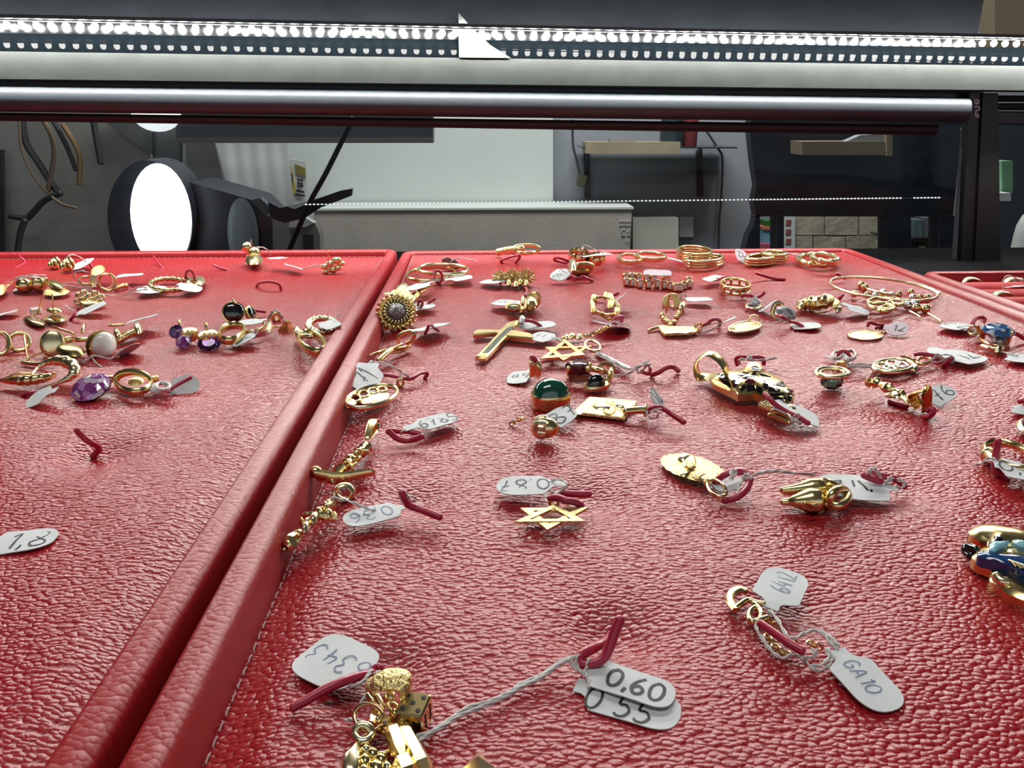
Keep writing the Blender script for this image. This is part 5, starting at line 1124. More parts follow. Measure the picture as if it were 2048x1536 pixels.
fr = F(P(1790, 915, .75), (1, .1, 0), (-.1, 1, .2), (0, -.2, 1)); gem(e, fr, .66, BLUEST, n=10, sx=1.05, sy=.9, deep=.8); loop(e, 1750, 1000, 290, 110, .25, .09, GOLD, 'base_ring', rot=10)
for (x0, y0, x1, y1) in ((1745, 1045, 1770, 925), (1850, 1060, 1935, 930), (1640, 985, 1640, 860), (1640, 985, 1580, 860)): rod(e, (x0, y0, .15), (x1, y1, .8), r=.1, mat=GOLDR, name='claw')
loop(e, 1540, 910, 90, 90, .35, .09, GOLD, 'bail', lift=.5)
MB().ell(F(P(1800, 1010, .4), (1, 0, 0), (0, 1, 0), UP), .3, .22, .16).obj('small_stone', CRYST, e)
tag('white oval tag reading 2.5 beside the blue topaz', (1535, 885), (1228, 840), 1.5, '2.5', h=(.3, .2), neck=.12, th=.8, tc=.55, lw=.07)
wire('dark red wire loop behind the blue topaz', (1530, 840, .2), (1560, 795, .6), (1610, 775, .8), (1650, 790, .6), (1650, 820, .3), r=.12)
wire('dark red wire end entering at the picture edge past the topaz', (1960, 935, .5), (2010, 965, .3), (2080, 1010, .1), r=.12)
e = T('chain_clasp', 'small gold chain clasp below the blue topaz', 'clasp', 1760, 1110, G_P)
rod(e, (1620, 1065, .25), (1700, 1085, .3), (1790, 1095, .3), r=.13, mat=GOLDP, name='bar'); blob(e, 1790, 1105, 90, 50, .25, .25, GOLD, 'catch'); rod(e, (1830, 1095, .3), (1890, 1080, .3), r=.1, name='bar')
tag('white tag cut off at the picture edge beside the topaz', (1910, 1150), (2150, 1220), 1.5, '', h=(.25, .2), neck=.15, threads=([(1800, 1120, .2), (1900, 1140, .3), (1990, 1160, .3)],))
full()
for (x, y, w, h, lb, kind) in ((1942, 570, 44, 16, 'gold signet ring slotted in the ring tray', 0), (2028, 572, 50, 18, 'gold ring with white stones in the ring tray', 1), (2004, 600, 46, 18, 'plain gold band in a nearer slot of the ring tray', 2)):
    e = T('slotted_ring', lb, 'ring', x, y, 'rings in the ring tray')
    m = MB(); m.tube([PV(x+w/2*math.cos(R(a)), y+3-h*math.sin(R(a)), x, y+4, 0) for a in range(0, 181, 12)], .28, 8, axis=(0, 1, 0), flat=.35); m.obj('band', GOLDP, e, ang=50)
    if kind == 0: MB().box(F(PV(x-8, y-8, x, y), (1, 0, .25), (0, 1, 0), UP), .32, .3, .14, .06).obj('seal', simple('dark_seal', (.1, .09, .05), .3, metal=.8), e)
    if kind == 1:
        for k in range(4): MB().ball(PV(x-18+k*11, y-10-(k % 2), x, y), .17, 8, 6).obj('stone', CRYST, e)
        tt = tag('thread loop and thin tag over the white-stone ring', (2010, 575), (2070, 568), .4, '', h=(.4, .4), neck=.3, threads=([(2006, 578, .3), (2007, 558, .9), (2018, 551, 1.2), (2035, 558, .9), (2050, 566, .6)],))
# ================================================================== pendant tray, middle rows
ZH()
e = T('green_cabochon', 'large domed green stone pendant in a deep gold bezel', 'pendant', 625, 830, G_P)
c0 = P(625, 690, .75); s = sc_at(625, 760, .5); rx = 205*s; ry = rx*.82
fr = F(V((c0.x, c0.y, 0)), (1, 0, 0), (0, 1, 0), UP)
def egg(fr, rx, ry, z, k=1., n=40): return [fr.p(rx*k*math.cos(2*math.pi*i/n), ry*k*math.sin(2*math.pi*i/n)*(1-.22*math.cos(2*math.pi*i/n)), z) for i in range(n)]
m = MB(); m.loft([egg(fr, rx, ry, .03, .93), egg(fr, rx, ry, .08, .98), egg(fr, rx, ry, .42, 1.0), egg(fr, rx, ry, .5, 1.02), egg(fr, rx, ry, .55, .98), egg(fr, rx, ry, .48, .93)]); m.obj('bezel', GOLD, e, ang=40)
m = MB(); m.dome(egg(fr, rx, ry, .5, .95), UP, .58, 8); m.obj('stone', EMER, e, ang=60)
rod(e, (430, 560, .7), (445, 480, 1.1), (470, 430, 1.3), (500, 490, 1.1), (490, 560, .75), r=.13, name='bail'); blob(e, 425, 470, 60, 60, 1.0, .3, GOLDP, 'bead')
tag('white tag with handwritten figures left of the green stone', (430, 560), (168, 600), 1.5, '6991', h=(.3, .1), neck=.12, th=.6, tc=.52, ang=180, lw=.04)
wire('red wire tip above the green stone bail', (500, 500, .8), (470, 430, 1.3), (440, 380, 1.5), (425, 395, 1.35), r=.1)
wire('pink-red wire running behind the green stone', (490, 440, .5), (560, 420, .3), (640, 415, .1), r=.09)
e = T('garnet_pendant', 'flat oval garnet in gold claws behind the green stone', 'pendant', 900, 580, G_P)
fr = F(P(905, 470, .75), (1, 0, 0), (0, 1, 0), UP); a = 140*sc_at(905, 490, .6)
m = MB(); m.lathe(fr, [(a*.85, -.3), (a*.98, -.1), (a, .06), (a*.88, .14), (.01, .16)], 24, 1, .45); m.obj('stone', GARNET, e)
for (x, y) in ((800, 520), (1000, 520), (830, 470), (1020, 480)): rod(e, (x, y+40, .15), (x, y-25, .85), r=.09, name='claw')
m = MB(); m.lathe(F(P(905, 560, .12), (1, 0, 0), (0, 1, 0), UP), [(a*.75, -.08), (a*.85, .3), (a*.7, .32)], 24, 1, .45); m.obj('setting', GOLDR, e)
m = MB(); m.tube(vell(1195, 490, 140, 90, 545, 20, lean=-.4), .1, 8, True); m.obj('ring', GOLDR, e); rod(e, (1040, 500, .5), (1090, 510, .5), (1140, 520, .4), r=.12, name='link')
e = T('thread_bundle', 'long white thread bundle with a loose knot beside the garnet', 'thread', 1400, 540)
string(e, (1095, 335, .1), (1180, 370, .3), (1300, 440, .4), (1420, 500, .35), (1520, 470, .6), (1620, 420, .9), r=.05); string(e, (960, 555, .3), (1120, 575, .2), (1300, 570, .2), (1420, 545, .3), (1540, 470, .7), (1640, 450, .9), r=.05); string(e, (1500, 500, .5), (1530, 540, .3), (1580, 490, .6), (1610, 460, .8), (1640, 480, .5), r=.05)
tag('thin flat white tag on the thread bundle', (1100, 335), (1420, 490), .35, '', h=(.15, .35), neck=0)
wire('dark red wire loop past the thread bundle', (1560, 530, .3), (1620, 545, .25), (1640, 500, .4)); wire('dark red wire end curving up beyond the knot', (1650, 560, .1), (1720, 540, .3), (1800, 490, .5), (1870, 480, .5), (1930, 520, .1), r=.1)
e = T('onyx_pendant', 'small oval black stone pendant on a gold tray mount', 'pendant', 1090, 720, G_P)
o = P(1090, 670, .28); f, L = gf(960, 700, 1220, 650, .2); a = L/2
fr = F(o, f.x, f.y, UP); MB().lathe(fr, [(.1, -.2), (a*.9, -.12), (a, 0), (a*.95, .08), (a*.7, .06)], 24, 1, .72).obj('mount', GOLDP, e); MB().ell(fr.at(0, .04, .03), a*.68, a*.52, .42, 22, 8, 0, .5).obj('stone', ONYX, e)
blob(e, 1235, 565, 70, 80, .5, .3, GOLD, 'bail', rot=30); rod(e, (1190, 630, .3), (1220, 590, .45), r=.1, name='link')
e = T('relief_plaque', 'rectangular gold plaque with a raised winged figure', 'pendant', 1130, 1000, G_P)
outline(e, [(845, 965), (1015, 808), (1500, 850), (1490, 885), (1420, 960), (1380, 1028)], .12, .1, GOLDT, 'plate', .03)
outline(e, [(870, 960), (1020, 825), (1075, 830), (925, 975)], .215, .02, GOLD, 'band', .005)
for (x, y, w, h, r_) in ((1150, 890, 200, 60, 5), (1230, 860, 90, 60, -20), (1250, 930, 70, 90, 10), (1090, 880, 90, 40, -10), (1200, 950, 90, 50, 30), (1320, 880, 110, 40, 15)): blob(e, x, y, w, h, .22, .1, GOLDP if w > 100 else GOLDT, 'figure', rot=r_, wav=3, amp=.1)
for k in range(7): rod(e, (1260+k*8, 890+k*4, .23), (1340+k*10, 870+k*14, .22), r=.018, mat=GOLD, name='ray', sm=False)
rod(e, (1380, 935, .35), (1480, 925, .35), (1590, 920, .35), r=.14, name='bail'); blob(e, 1590, 930, 60, 80, .25, .25, GOLD, 'bail_cap')
tag('white tag reading 20 standing up beside the relief plaque', (1800, 930), (1650, 720), 1.0, '20', h=(.2, .9), roll=.0, neck=.2, th=.62, tc=.66, ang=90, lw=.05, threads=([(1600, 930, .4), (1640, 1000, .2), (1700, 1000, .15), (1720, 950, .4), (1660, 935, .5)], [(1640, 940, .5), (1740, 910, .6), (1800, 930, .4), (1830, 960, .3)]))
wire('bright red wire tie crossing behind the relief plaque bail', (1620, 940, .3), (1650, 905, .5), (1710, 895, .6), (1780, 910, .55), (1870, 970, .45), (1990, 1050, .3), r=.11)
e = T('acorn_charm', 'shiny gold acorn charm with a ribbed cap', 'charm', 560, 1215, G_P)
o = P(560, 1100, .5); s = sc_at(560, 1120, .5); f, L = gf(380, 1085, 680, 1112, .5, .42); rr = 112*s
fr = F(o, f.y, f.z, f.x); MB().ell(fr.at(0, 0, rr*.15), rr, rr, rr*1.15, 26, 16).obj('nut', GOLD, e)
m = MB(); n = 48; rings = []
for i, (q, z) in enumerate(((1.06, .05), (1.1, -.2), (1.0, -.65), (.75, -1.0), (.4, -1.22), (.1, -1.3))): rings.append([fr.p(rr*q*(1+.06*(k % 2))*math.cos(2*math.pi*k/n), rr*q*(1+.06*(k % 2))*math.sin(2*math.pi*k/n), rr*z) for k in range(n)])
m.loft(rings); m.obj('cap', GOLDP, e, ang=20)
chain(e, [(370, 1010, .4), (310, 1010, .35), (260, 1040, .2), (210, 1065, .12)], .1, .03)
tag('white tag reading 87 behind the acorn charm', (600, 1060), (848, 905), 1.15, '87', h=(.2, .55), neck=.1, th=.75, tc=.62, lw=.055)
ZI()
e = T('panther_pendant', 'gold big-cat head pendant with black enamel stripes', 'pendant', 880, 700, G_P)
body = [(365, 470), (420, 425), (520, 410), (610, 415), (760, 375), (900, 385), (1010, 410), (1200, 480), (1300, 560), (1385, 640), (1370, 720), (1290, 780), (1180, 745), (1040, 700), (900, 640), (800, 650), (700, 655), (600, 600), (480, 545), (400, 510)]
q = pxs(*[(x, y, .38) for x, y in body]); m = MB(); m.dome(q, UP, .42, 7); m.loft([q, [V((p.x*1, p.y, .1)) for p in q]], cap=True); m.obj('head', GOLD, e, ang=60)
from mathutils.bvhtree import BVHTree
BV = BVHTree.FromPolygons([tuple(p) for p in m.v], m.f)
def onto(x, y, off):                       # the point of the head's surface seen at that pixel
    r = ray(x, y).normalized(); hit = BV.ray_cast(EYE, r)
    return hit[0]+hit[1]*(off if hit[1].dot(r) < 0 else -off) if hit[0] is not None else P(x, y, .4)
def raised(pts, h0, name, mat, t=.03):
    cx = sum(p[0] for p in pts)/len(pts); cy = sum(p[1] for p in pts)/len(pts); q = []
    pts = [(cx+(x-cx)*1.2, cy+(y-cy)*1.28) for x, y in pts]
    for i in range(len(pts)):
        (x0, y0), (x1, y1) = pts[i], pts[(i+1) % len(pts)]
        q += [(x0+(x1-x0)*k/4, y0+(y1-y0)*k/4) for k in range(4)]
    rings = [[onto(x, y, -.01) for x, y in q]]+[[onto(cx+(x-cx)*s, cy+(y-cy)*s, .022) for x, y in q] for s in (.97, .65, .35, .06)]
    return MB().loft(rings).obj(name, mat, e, ang=60)
for (pts, h) in (([(460, 425), (520, 425), (580, 470), (610, 560), (560, 545), (490, 480)], .60), ([(620, 500), (700, 480), (720, 520), (650, 560)], .72), ([(720, 590), (770, 540), (800, 570), (740, 620)], .68), ([(810, 545), (890, 550), (910, 600), (820, 620)], .70), ([(640, 460), (760, 400), (840, 395), (760, 430), (660, 480)], .80), ([(760, 455), (900, 420), (900, 440), (800, 470)], .86), ([(920, 560), (990, 580), (985, 640), (930, 610)], .70), ([(1010, 500), (1060, 540), (1050, 600), (1000, 560)], .78),
                 ([(1080, 570), (1200, 600), (1190, 625), (1070, 610)], .74), ([(1090, 650), (1240, 640), (1250, 660), (1110, 680)], .66), ([(1140, 690), (1260, 690), (1265, 715), (1150, 715)], .58), ([(1290, 600), (1350, 610), (1370, 660), (1300, 650)], .58), ([(1290, 680), (1340, 690), (1330, 730), (1290, 730)], .5), ([(1120, 530), (1230, 510), (1260, 560), (1200, 550)], .72), ([(930, 400), (1000, 415), (1080, 440), (980, 430)], .82), ([(1000, 480), (1060, 480), (1080, 510), (1020, 510)], .82)):
    raised(pts, h, 'enamel_stripe', ENAMEL)
raised([(790, 500), (820, 478), (870, 480), (900, 505), (860, 522), (815, 520)], 0, 'eye', GARNET)
m = MB(); q = pxs(*[(x, y, .75) for x, y in ((770, 370), (800, 310), (880, 285), (970, 320), (1015, 390), (900, 395))]); m.dome(q, UP, .22, 4); ear = m.obj('ear', GOLDT, e, ang=60)
m = MB(); q = pxs(*[(x, y, .93) for x, y in ((850, 360), (870, 310), (930, 310), (985, 370))]); m.dome(q, UP, .04, 2); m.obj('ear_enamel', ENAMEL, ear, ang=60)
m = MB(); q = pxs(*[(x, y, .45) for x, y in ((365, 475), (440, 500), (610, 590), (600, 615), (480, 570), (400, 525))]); m.dome(q, UP, .1, 3); m.obj('ear_edge', GOLDT, e, ang=60)
q = [P(570, 400, .65), P(540, 330, .95), P(480, 240, 1.25), P(400, 180, 1.45), P(310, 165, 1.45), P(220, 230, 1.15), P(195, 330, .7), P(230, 420, .3), P(330, 430, .25), P(430, 440, .4)]
MB().tube(spline(q, 6), .32, 10, axis=V((.5, .85, .1)), flat=.16).obj('bail', GOLD, e, ang=50)
wire('red wire pair coiled with thread behind the panther ear', (690, 300, .1), (680, 230, .35), (720, 200, .5), (830, 205, .5), (930, 205, .5), (1000, 225, .4), (1010, 290, .1), r=.13)
e = T('thread_loop', 'white thread wrapped round the wire behind the panther ear', 'thread', 900, 260); string(e, (720, 290, .2), (720, 235, .5), (860, 240, .5), (1000, 240, .4), (1160, 215, .3), r=.04); string(e, (800, 240, .55), (830, 195, .65), (860, 200, .6), (840, 235, .5), r=.04)
wire('long red wire tie lying across the panther jaw', (1020, 640, .85), (1090, 720, .75), (1180, 800, .55), (1300, 870, .4), (1420, 920, .35), (1550, 1005, .25), r=.14)
e = T('lobster_catch', 'gold lobster catch and link below the panther jaw', 'clasp', 1180, 960, G_P)
f, L = gf(990, 785, 1160, 850, .3); rope_hoop(e, [f.p(L*k/6, 0, .0) for k in range(7)], .2, GOLDP, 'barrel', False, 5)
rod(e, (1110, 850, .35), (1230, 880, .35), (1340, 940, .3), r=.1, name='arm'); rod(e, (1070, 900, .2), (1200, 940, .2), (1320, 1000, .15), r=.09, name='arm'); rod(e, (1170, 945, .12), (1260, 985, .12), (1330, 1005, .12), r=.07, name='arm'); blob(e, 1330, 835, 150, 50, .25, .18, GOLDP, 'link', rot=10)
tag('white curled tag by the panther muzzle', (1400, 960), (1400, 780), 1.6, '', h=(.3, .3), roll=.3, neck=.12, threads=([(1340, 990, .2), (1390, 900, .5), (1430, 900, .5), (1410, 980, .2), (1340, 960, .3), (1480, 1000, .2), (1360, 970, .3)], [(1340, 980, .2), (1380, 1040, .1)]))
ZJ()
e = T('emerald_ring', 'small green stone ring standing upside down', 'ring', 290, 520, G_P)
loop(e, 292, 390, 300, 90, .75, .1, GOLDP, 'upper_ring', rot=2); loop(e, 292, 390, 220, 60, .8, .06, GOLD, 'inner_ring', rot=2); vloop(e, 380, 330, 90, 60, 400, .1, GOLD, 'loop')
o = P(290, 475, .3); MB().lathe(F(o, (1, 0, 0), (0, 1, 0), UP), [(.25, -.24), (.42, -.1), (.46, .12), (.42, .22)], 8, 1, .8).obj('stone', EMERG, e, smooth=False); 
for x in (210, 320, 370): rod(e, (x, 500, .08), (x, 425, .6), r=.07, name='claw')
e = T('thread_coil', 'white thread wound round a red wire above the green ring', 'thread', 400, 290)
coil(e, 450, 235, 110, 90, .4, 3, .05); coil(e, 330, 235, 90, 70, .35, 3, .05); string(e, (230, 235, .2), (320, 280, .3), (430, 315, .4), (560, 310, .4), (680, 325, .35), r=.07); string(e, (430, 335, .35), (560, 335, .35), (680, 345, .3), r=.06)
wire('red wire core of the white thread coil', (350, 250, .3), (375, 195, .6), (430, 205, .6), (450, 260, .3), (420, 280, .1), r=.12)
e = T('filigree_oval', 'openwork oval gold pendant with white scrolls', 'pendant', 870, 395, G_P)
loop(e, 850, 330, 370, 115, .3, .11, GOLDP, 'frame', rot=-2, n=30); blob(e, 860, 375, 380, 40, .15, .12, GOLD, 'back_plate', rot=-4)
for (x, y, w, h) in ((760, 330, 120, 50), (850, 305, 120, 45), (930, 320, 110, 45), (820, 350, 110, 36)): loop(e, x, y, w, h, .35, .07, GOLDP if w > 110 else STEEL, 'scroll', n=14, rot=10)
blob(e, 1045, 345, 80, 60, .25, .15, GOLDP, 'corner')
e = T('bar_clasp', 'gold bar clasp with an open ring beside lens-shaped tags', 'clasp', 1060, 290, G_P)
rod(e, (935, 240, .35), (1000, 265, .3), (1080, 295, .25), r=.1, mat=GOLDR, name='bar'); loop(e, 1130, 280, 130, 60, .3, .08, GOLD, 'ring', rot=-8)
wire('dark red wire over the bar clasp', (1050, 225, .5), (1110, 215, .55), (1190, 230, .5), (1260, 235, .4), r=.12)
wire('red wire end tangled in thread by the bar clasp', (1310, 330, .1), (1350, 290, .35), (1390, 260, .5), r=.12)
tag('white lens-shaped tag behind the bar clasp', (1340, 200), (1170, 195), 1.4, '', h=(.3, .3), neck=0)
tag('white lens-shaped tag reading 12 at the end of the bar clasp', (1330, 260), (1612, 215), 1.75, '12', h=(.35, .25), neck=.1, th=.85, tc=.6, lw=.06, threads=([(1190, 280, .4), (1260, 240, .6), (1330, 225, .6), (1390, 240, .5), (1400, 280, .3), (1350, 300, .2)], [(1200, 290, .3), (1280, 290, .3), (1380, 240, .6), (1410, 270, .3), (1390, 305, .15)], [(1220, 260, .5), (1250, 220, .7), (1330, 270, .4)]))
e = T('branch_pendant', 'gold branch-shaped pendant with a peaked bail', 'pendant', 860, 700, G_P)
m = MB(); q = spline(pxs((625, 480, .55), (680, 475, .6), (740, 500, .6), (830, 545, .55), (920, 590, .45), (1000, 640, .35), (1070, 690, .25)), 6); n = len(q); m.tube(q, [.17+.05*math.cos(i*.8)-.03*(i/n) for i in range(n)], 9); m.obj('branch', GOLD, e)
for (x0, y0, x1, y1) in ((640, 495, 720, 505), (800, 590, 900, 590), (790, 600, 860, 610), (930, 610, 1010, 690)): rod(e, (x0, y0, .5), (x1, y1, .4), r=.08, name='twig', mat=GOLDP)
blob(e, 870, 590, 130, 60, .45, .15, GOLDP, 'leaf', rot=20)
q = [P(1090, 700, .2), P(1035, 600, .6), P(1060, 575, .8), P(1110, 560, .95), P(1150, 555, 1.0), P(1165, 620, .65), P(1155, 740, .1)]
MB().tube(spline(q, 5), .22, 8, axis=V((1, .3, .2)), flat=.25).obj('bail', simple('engraved_gold', (.70, .45, .12), .25, 1.0, bump=(700, 1, .0008)), e, ang=50)
tag('white rounded tag reading 76 behind the branch pendant', (1150, 655), (1385, 525), .95, '76', h=(.15, .5), roll=.2, neck=.1, th=.6, tc=.62, lw=.045)
wire('red wire loop at the foot of the peaked bail', (1120, 795, .05), (1180, 790, .2), (1220, 750, .4), (1210, 715, .5), (1170, 740, .3), r=.13)
wire('dark red wire lying in the shadow of the branch pendant', (815, 650, .1), (900, 680, .1), (980, 700, .1), r=.09)
e = T('onyx_edge_pendant', 'black stone pendant cut off by the picture edge', 'pendant', 2060, 930, G_P)
blob(e, 2090, 890, 250, 120, .25, .2, GOLDP, 'mount', rot=20); blob(e, 2110, 860, 190, 100, .45, .3, ONYX, 'stone', rot=20)
wire('pink-red wire end at the picture edge above the black stone', (2005, 655, .2), (2040, 645, .3), (2090, 660, .2), r=.13)
tag('grey tag corner at the picture edge under the pink wire', (1970, 690), (2110, 760), 1.2, '', h=(.2, .1), neck=.3)
ZM()
e = T('angel_medal', 'scalloped oval gold medal with a raised kneeling figure', 'medal', 370, 370, G_P)
blob(e, 370, 265, 460, 170, .2, .07, GOLDT, 'medal', rot=14, wav=18, amp=.025, n=72, pw=.25)
for (x, y, w, h, r_, hg, mt) in ((345, 225, 120, 110, 40, .3, GOLD), (310, 190, 90, 50, -10, .35, GOLDP), (360, 240, 80, 60, 30, .42, GOLDT), (410, 315, 110, 60, 10, .3, GOLDT), (320, 315, 80, 40, -10, .28, GOLD), (450, 345, 60, 40, 0, .26, GOLDT)): blob(e, x, y, w, h, hg-.05, .09, mt, 'figure', rot=r_, wav=4, amp=.07)
loop(e, 540, 410, 155, 95, .35, .05, GOLDR, 'ring', rot=38, lift=.15); blob(e, 470, 375, 50, 40, .3, .15, GOLD, 'eyelet')
wire('red wire loop through the scalloped medal ring', (530, 375, .1), (570, 335, .35), (640, 300, .5), (720, 295, .5), (775, 325, .45), (760, 400, .35), (700, 465, .25), (590, 500, .1), r=.1)
e = T('thread_tie', 'white thread tied on the medal wire loop, running to the tag', 'thread', 700, 330)
string(e, (640, 340, .6), (645, 290, .7), (680, 285, .65), (650, 345, .5), r=.04); string(e, (725, 330, .5), (760, 310, .6), (785, 345, .5), (730, 350, .4), (700, 400, .4), (690, 480, .2), r=.04); string(e, (790, 320, .5), (880, 295, .6), (960, 290, .55), (1060, 300, .4), (1240, 315, .1), r=.035)
tag('grey tag under the medal wire loop', (720, 350), (520, 400), .8, '', h=(.3, .1), neck=.25)
e = T('horse_charm', 'plump gold horse charm lying on its side', 'charm', 1140, 590, G_P)
o = P(1200, 480, .42); f, L = gf(1090, 500, 1290, 480, .42); s = sc_at(1200, 500, .4)
for (nm, q, rr) in (('haunch', [(1000, 512, .26), (1050, 506, .3), (1110, 502, .34), (1190, 498, .36), (1250, 496, .36), (1300, 498, .34)], [.08, .11, .2, .33, .33, .16]),
                    ('body', [(1000, 425, .42), (1060, 420, .46), (1130, 415, .5), (1200, 410, .52), (1260, 405, .54), (1300, 405, .5)], [.09, .12, .17, .27, .26, .12]),
                    ('leg', [(1010, 440, .34), (1070, 438, .36), (1130, 432, .4)], [.07, .1, .14])):
    q2 = spline([P(*p) for p in q], 5); n = len(q2); r2 = [rr[min(int(i*(len(rr)-1)/(n-1)), len(rr)-2)]*(1-(i*(len(rr)-1)/(n-1)) % 1)+rr[min(int(i*(len(rr)-1)/(n-1))+1, len(rr)-1)]*((i*(len(rr)-1)/(n-1)) % 1) for i in range(n)]
    MB().tube(q2, r2, 14).obj(nm, GOLD, e, ang=70)
rod(e, (1270, 370, .6), (1330, 375, .55), (1385, 400, .4), r=.12, name='neck'); rod(e, (1160, 515, .7), (1200, 530, .55), (1245, 535, .5), r=.05, name='tail')
loop(e, 1405, 475, 130, 110, .4, .12, GOLD, 'ring', rot=-35, lift=.3); loop(e, 1320, 500, 60, 40, .35, .09, GOLDP, 'eyelet')
tag('white tag with crossed-out figures behind the horse charm', (1800, 400), (1290, 400), 1.55, '1/2', h=(.25, .35), neck=.22, th=.7, tc=.60, lw=.07)
wire('bright red wire end on the tag behind the horse charm', (1575, 315, .55), (1640, 345, .5), (1705, 365, .45), r=.12)
wire('dark red wire loop at the tied end of that tag', (1615, 300, .5), (1690, 320, .45), (1780, 340, .35), (1850, 375, .2), (1865, 400, .05), r=.11)
e = T('thread_tie', 'white thread wrapped round the wires behind the horse charm', 'thread', 1760, 380)
string(e, (1620, 320, .5), (1625, 280, .8), (1660, 275, .8), (1700, 330, .5), r=.04); string(e, (1740, 360, .4), (1770, 330, .5), (1780, 350, .4), (1735, 375, .3), r=.04); string(e, (1800, 400, .2), (1850, 405, .2), (1865, 375, .3), (1820, 350, .4), r=.04)
ZN()
e = T('oval_hoop_pendant', 'gold oval hoop cut off by the picture edge, pierced by wire', 'hoop', 520, 560, G_P)
loop(e, 540, 440, 370, 150, .35, .14, GOLD, 'hoop', rot=18, axis=UP, flat=.7); vloop(e, 400, 440, 90, 80, 500, .1, GOLDP, 'ring')
wire('dark red wire standing upright through the edge hoop', (455, 335, 1.0), (445, 400, .7), (435, 470, .4), (440, 540, .15), (520, 590, .05), r=.1)
tag('white tag reading 0,8 over the edge hoop', (430, 490), (690, 560), 1.35, '0,8', h=(.5, .35), neck=.2, th=.62, tc=.62, lw=.045, threads=([(295, 500, .1), (340, 490, .2), (400, 470, .4), (460, 500, .5)], [(360, 465, .45), (420, 455, .55), (470, 510, .4)], [(530, 590, .15), (580, 570, .2), (620, 610, .1)]))
ZU()
e = T('bird_pendant', 'blue and sky-blue enamelled gold bird pendant at the picture edge', 'pendant', 900, 1000, G_P)
def dm(pts, h, t, name, mat, parent=None, k=5):
    m = MB(); q = pxs(*[(x, y, h) for x, y in pts]); m.dome(q, UP, t, k); m.loft([q, [p-UP*min(h-.02, .25) for p in q]], cap=True); return m.obj(name, mat, parent or e, ang=60)
dm([(275, 350), (340, 270), (520, 255), (800, 280), (1100, 340), (1500, 440), (1500, 640), (1100, 620), (900, 590), (700, 640), (590, 600), (560, 500), (400, 450)], .5, .22, 'upper_wing', GOLD)
dm([(600, 620), (610, 520), (680, 450), (760, 480), (910, 470), (880, 550), (760, 600), (690, 640)], .74, .05, 'sky_enamel', SKYEN, k=3); dm([(960, 470), (1000, 450), (1200, 490), (1200, 590), (1060, 560)], .74, .05, 'sky_enamel', SKYEN, k=3); dm([(670, 400), (760, 390), (830, 440), (800, 490), (670, 490)], .77, .04, 'eye', ENAMEL, k=3)
dm([(330, 720), (420, 620), (640, 640), (900, 640), (1200, 680), (1500, 760), (1500, 1150), (1150, 1010), (900, 880), (640, 900), (400, 800)], .42, .25, 'lower_wing', GOLD)
dm([(420, 650), (520, 615), (640, 640), (800, 680), (1000, 680), (1300, 740), (1400, 1050), (1140, 980), (900, 850), (700, 780), (520, 740), (430, 700)], .64, .07, 'blue_enamel', BLUEEN, k=4)
for k in range(5): rod(e, (900+k*60, 770+k*20, .74), (960+k*70, 800+k*25, .75), (1010+k*80, 860+k*30, .73), r=.025, mat=GOLDP, name='feather_line')
rod(e, (410, 620, .45), (290, 580, .4), (250, 600, .35), (270, 660, .3), (330, 710, .3), r=.12, mat=ENAMEL, name='black_tip')
dm([(600, 1000), (640, 900), (760, 920), (900, 1000), (1150, 1130), (1500, 1300), (1500, 1500), (1150, 1400), (900, 1300), (720, 1160), (620, 1100)], .3, .16, 'belly', GOLD)
rod(e, (720, 1140, .3), (860, 1270, .2), (1000, 1360, .15), (1200, 1410, .12), r=.06, mat=GOLDP, name='rim_line'); rod(e, (700, 1000, .5), (780, 1090, .45), (880, 1100, .45), r=.11, mat=GOLDP, name='foot')
# ================================================================== nearest goods
ZO()
e = T('anchor_charm', 'gold anchor charm with an openwork eye', 'charm', 300, 560, G_P)
m = MB(); q = spline(pxs((330, 335, .2), (270, 312, .2), (200, 345, .2), (180, 410, .2), (230, 500, .2)), 8); n = len(q); m.tube(q, [.06+.02*math.sin(math.pi*i/n) for i in range(n)], 9, axis=UP, flat=1.3); m.obj('fluke', GOLD, e)
rod(e, (225, 480, .2), (270, 445, .2), (340, 405, .2), (420, 430, .2), (490, 440, .2), r=.065, name='arm')
loop(e, 405, 540, 110, 135, .2, .058, GOLD, 'eye', rot=20); rod(e, (390, 435, .2), (440, 480, .2), (470, 540, .2), r=.06, name='shank'); rod(e, (360, 610, .15), (430, 590, .25), (520, 560, .25), r=.06, mat=GOLDP, name='stock')
chain(e, [(500, 560, .25), (600, 640, .2), (700, 740, .15), (800, 800, .12)], .075, .022); chain(e, [(500, 700, .12), (560, 790, .1), (640, 870, .1), (700, 890, .1)], .09, .028); chain(e, [(860, 770, .15), (960, 820, .15), (1030, 850, .15)], .09, .026)
tag('wide white tag above the anchor, blue handwriting', (540, 480), (720, 130), 1.0, '6412', h=(.2, .28), neck=.2, th=.42, tc=.66, ang=0, ink=INKB, lw=.028, hsx=.75)
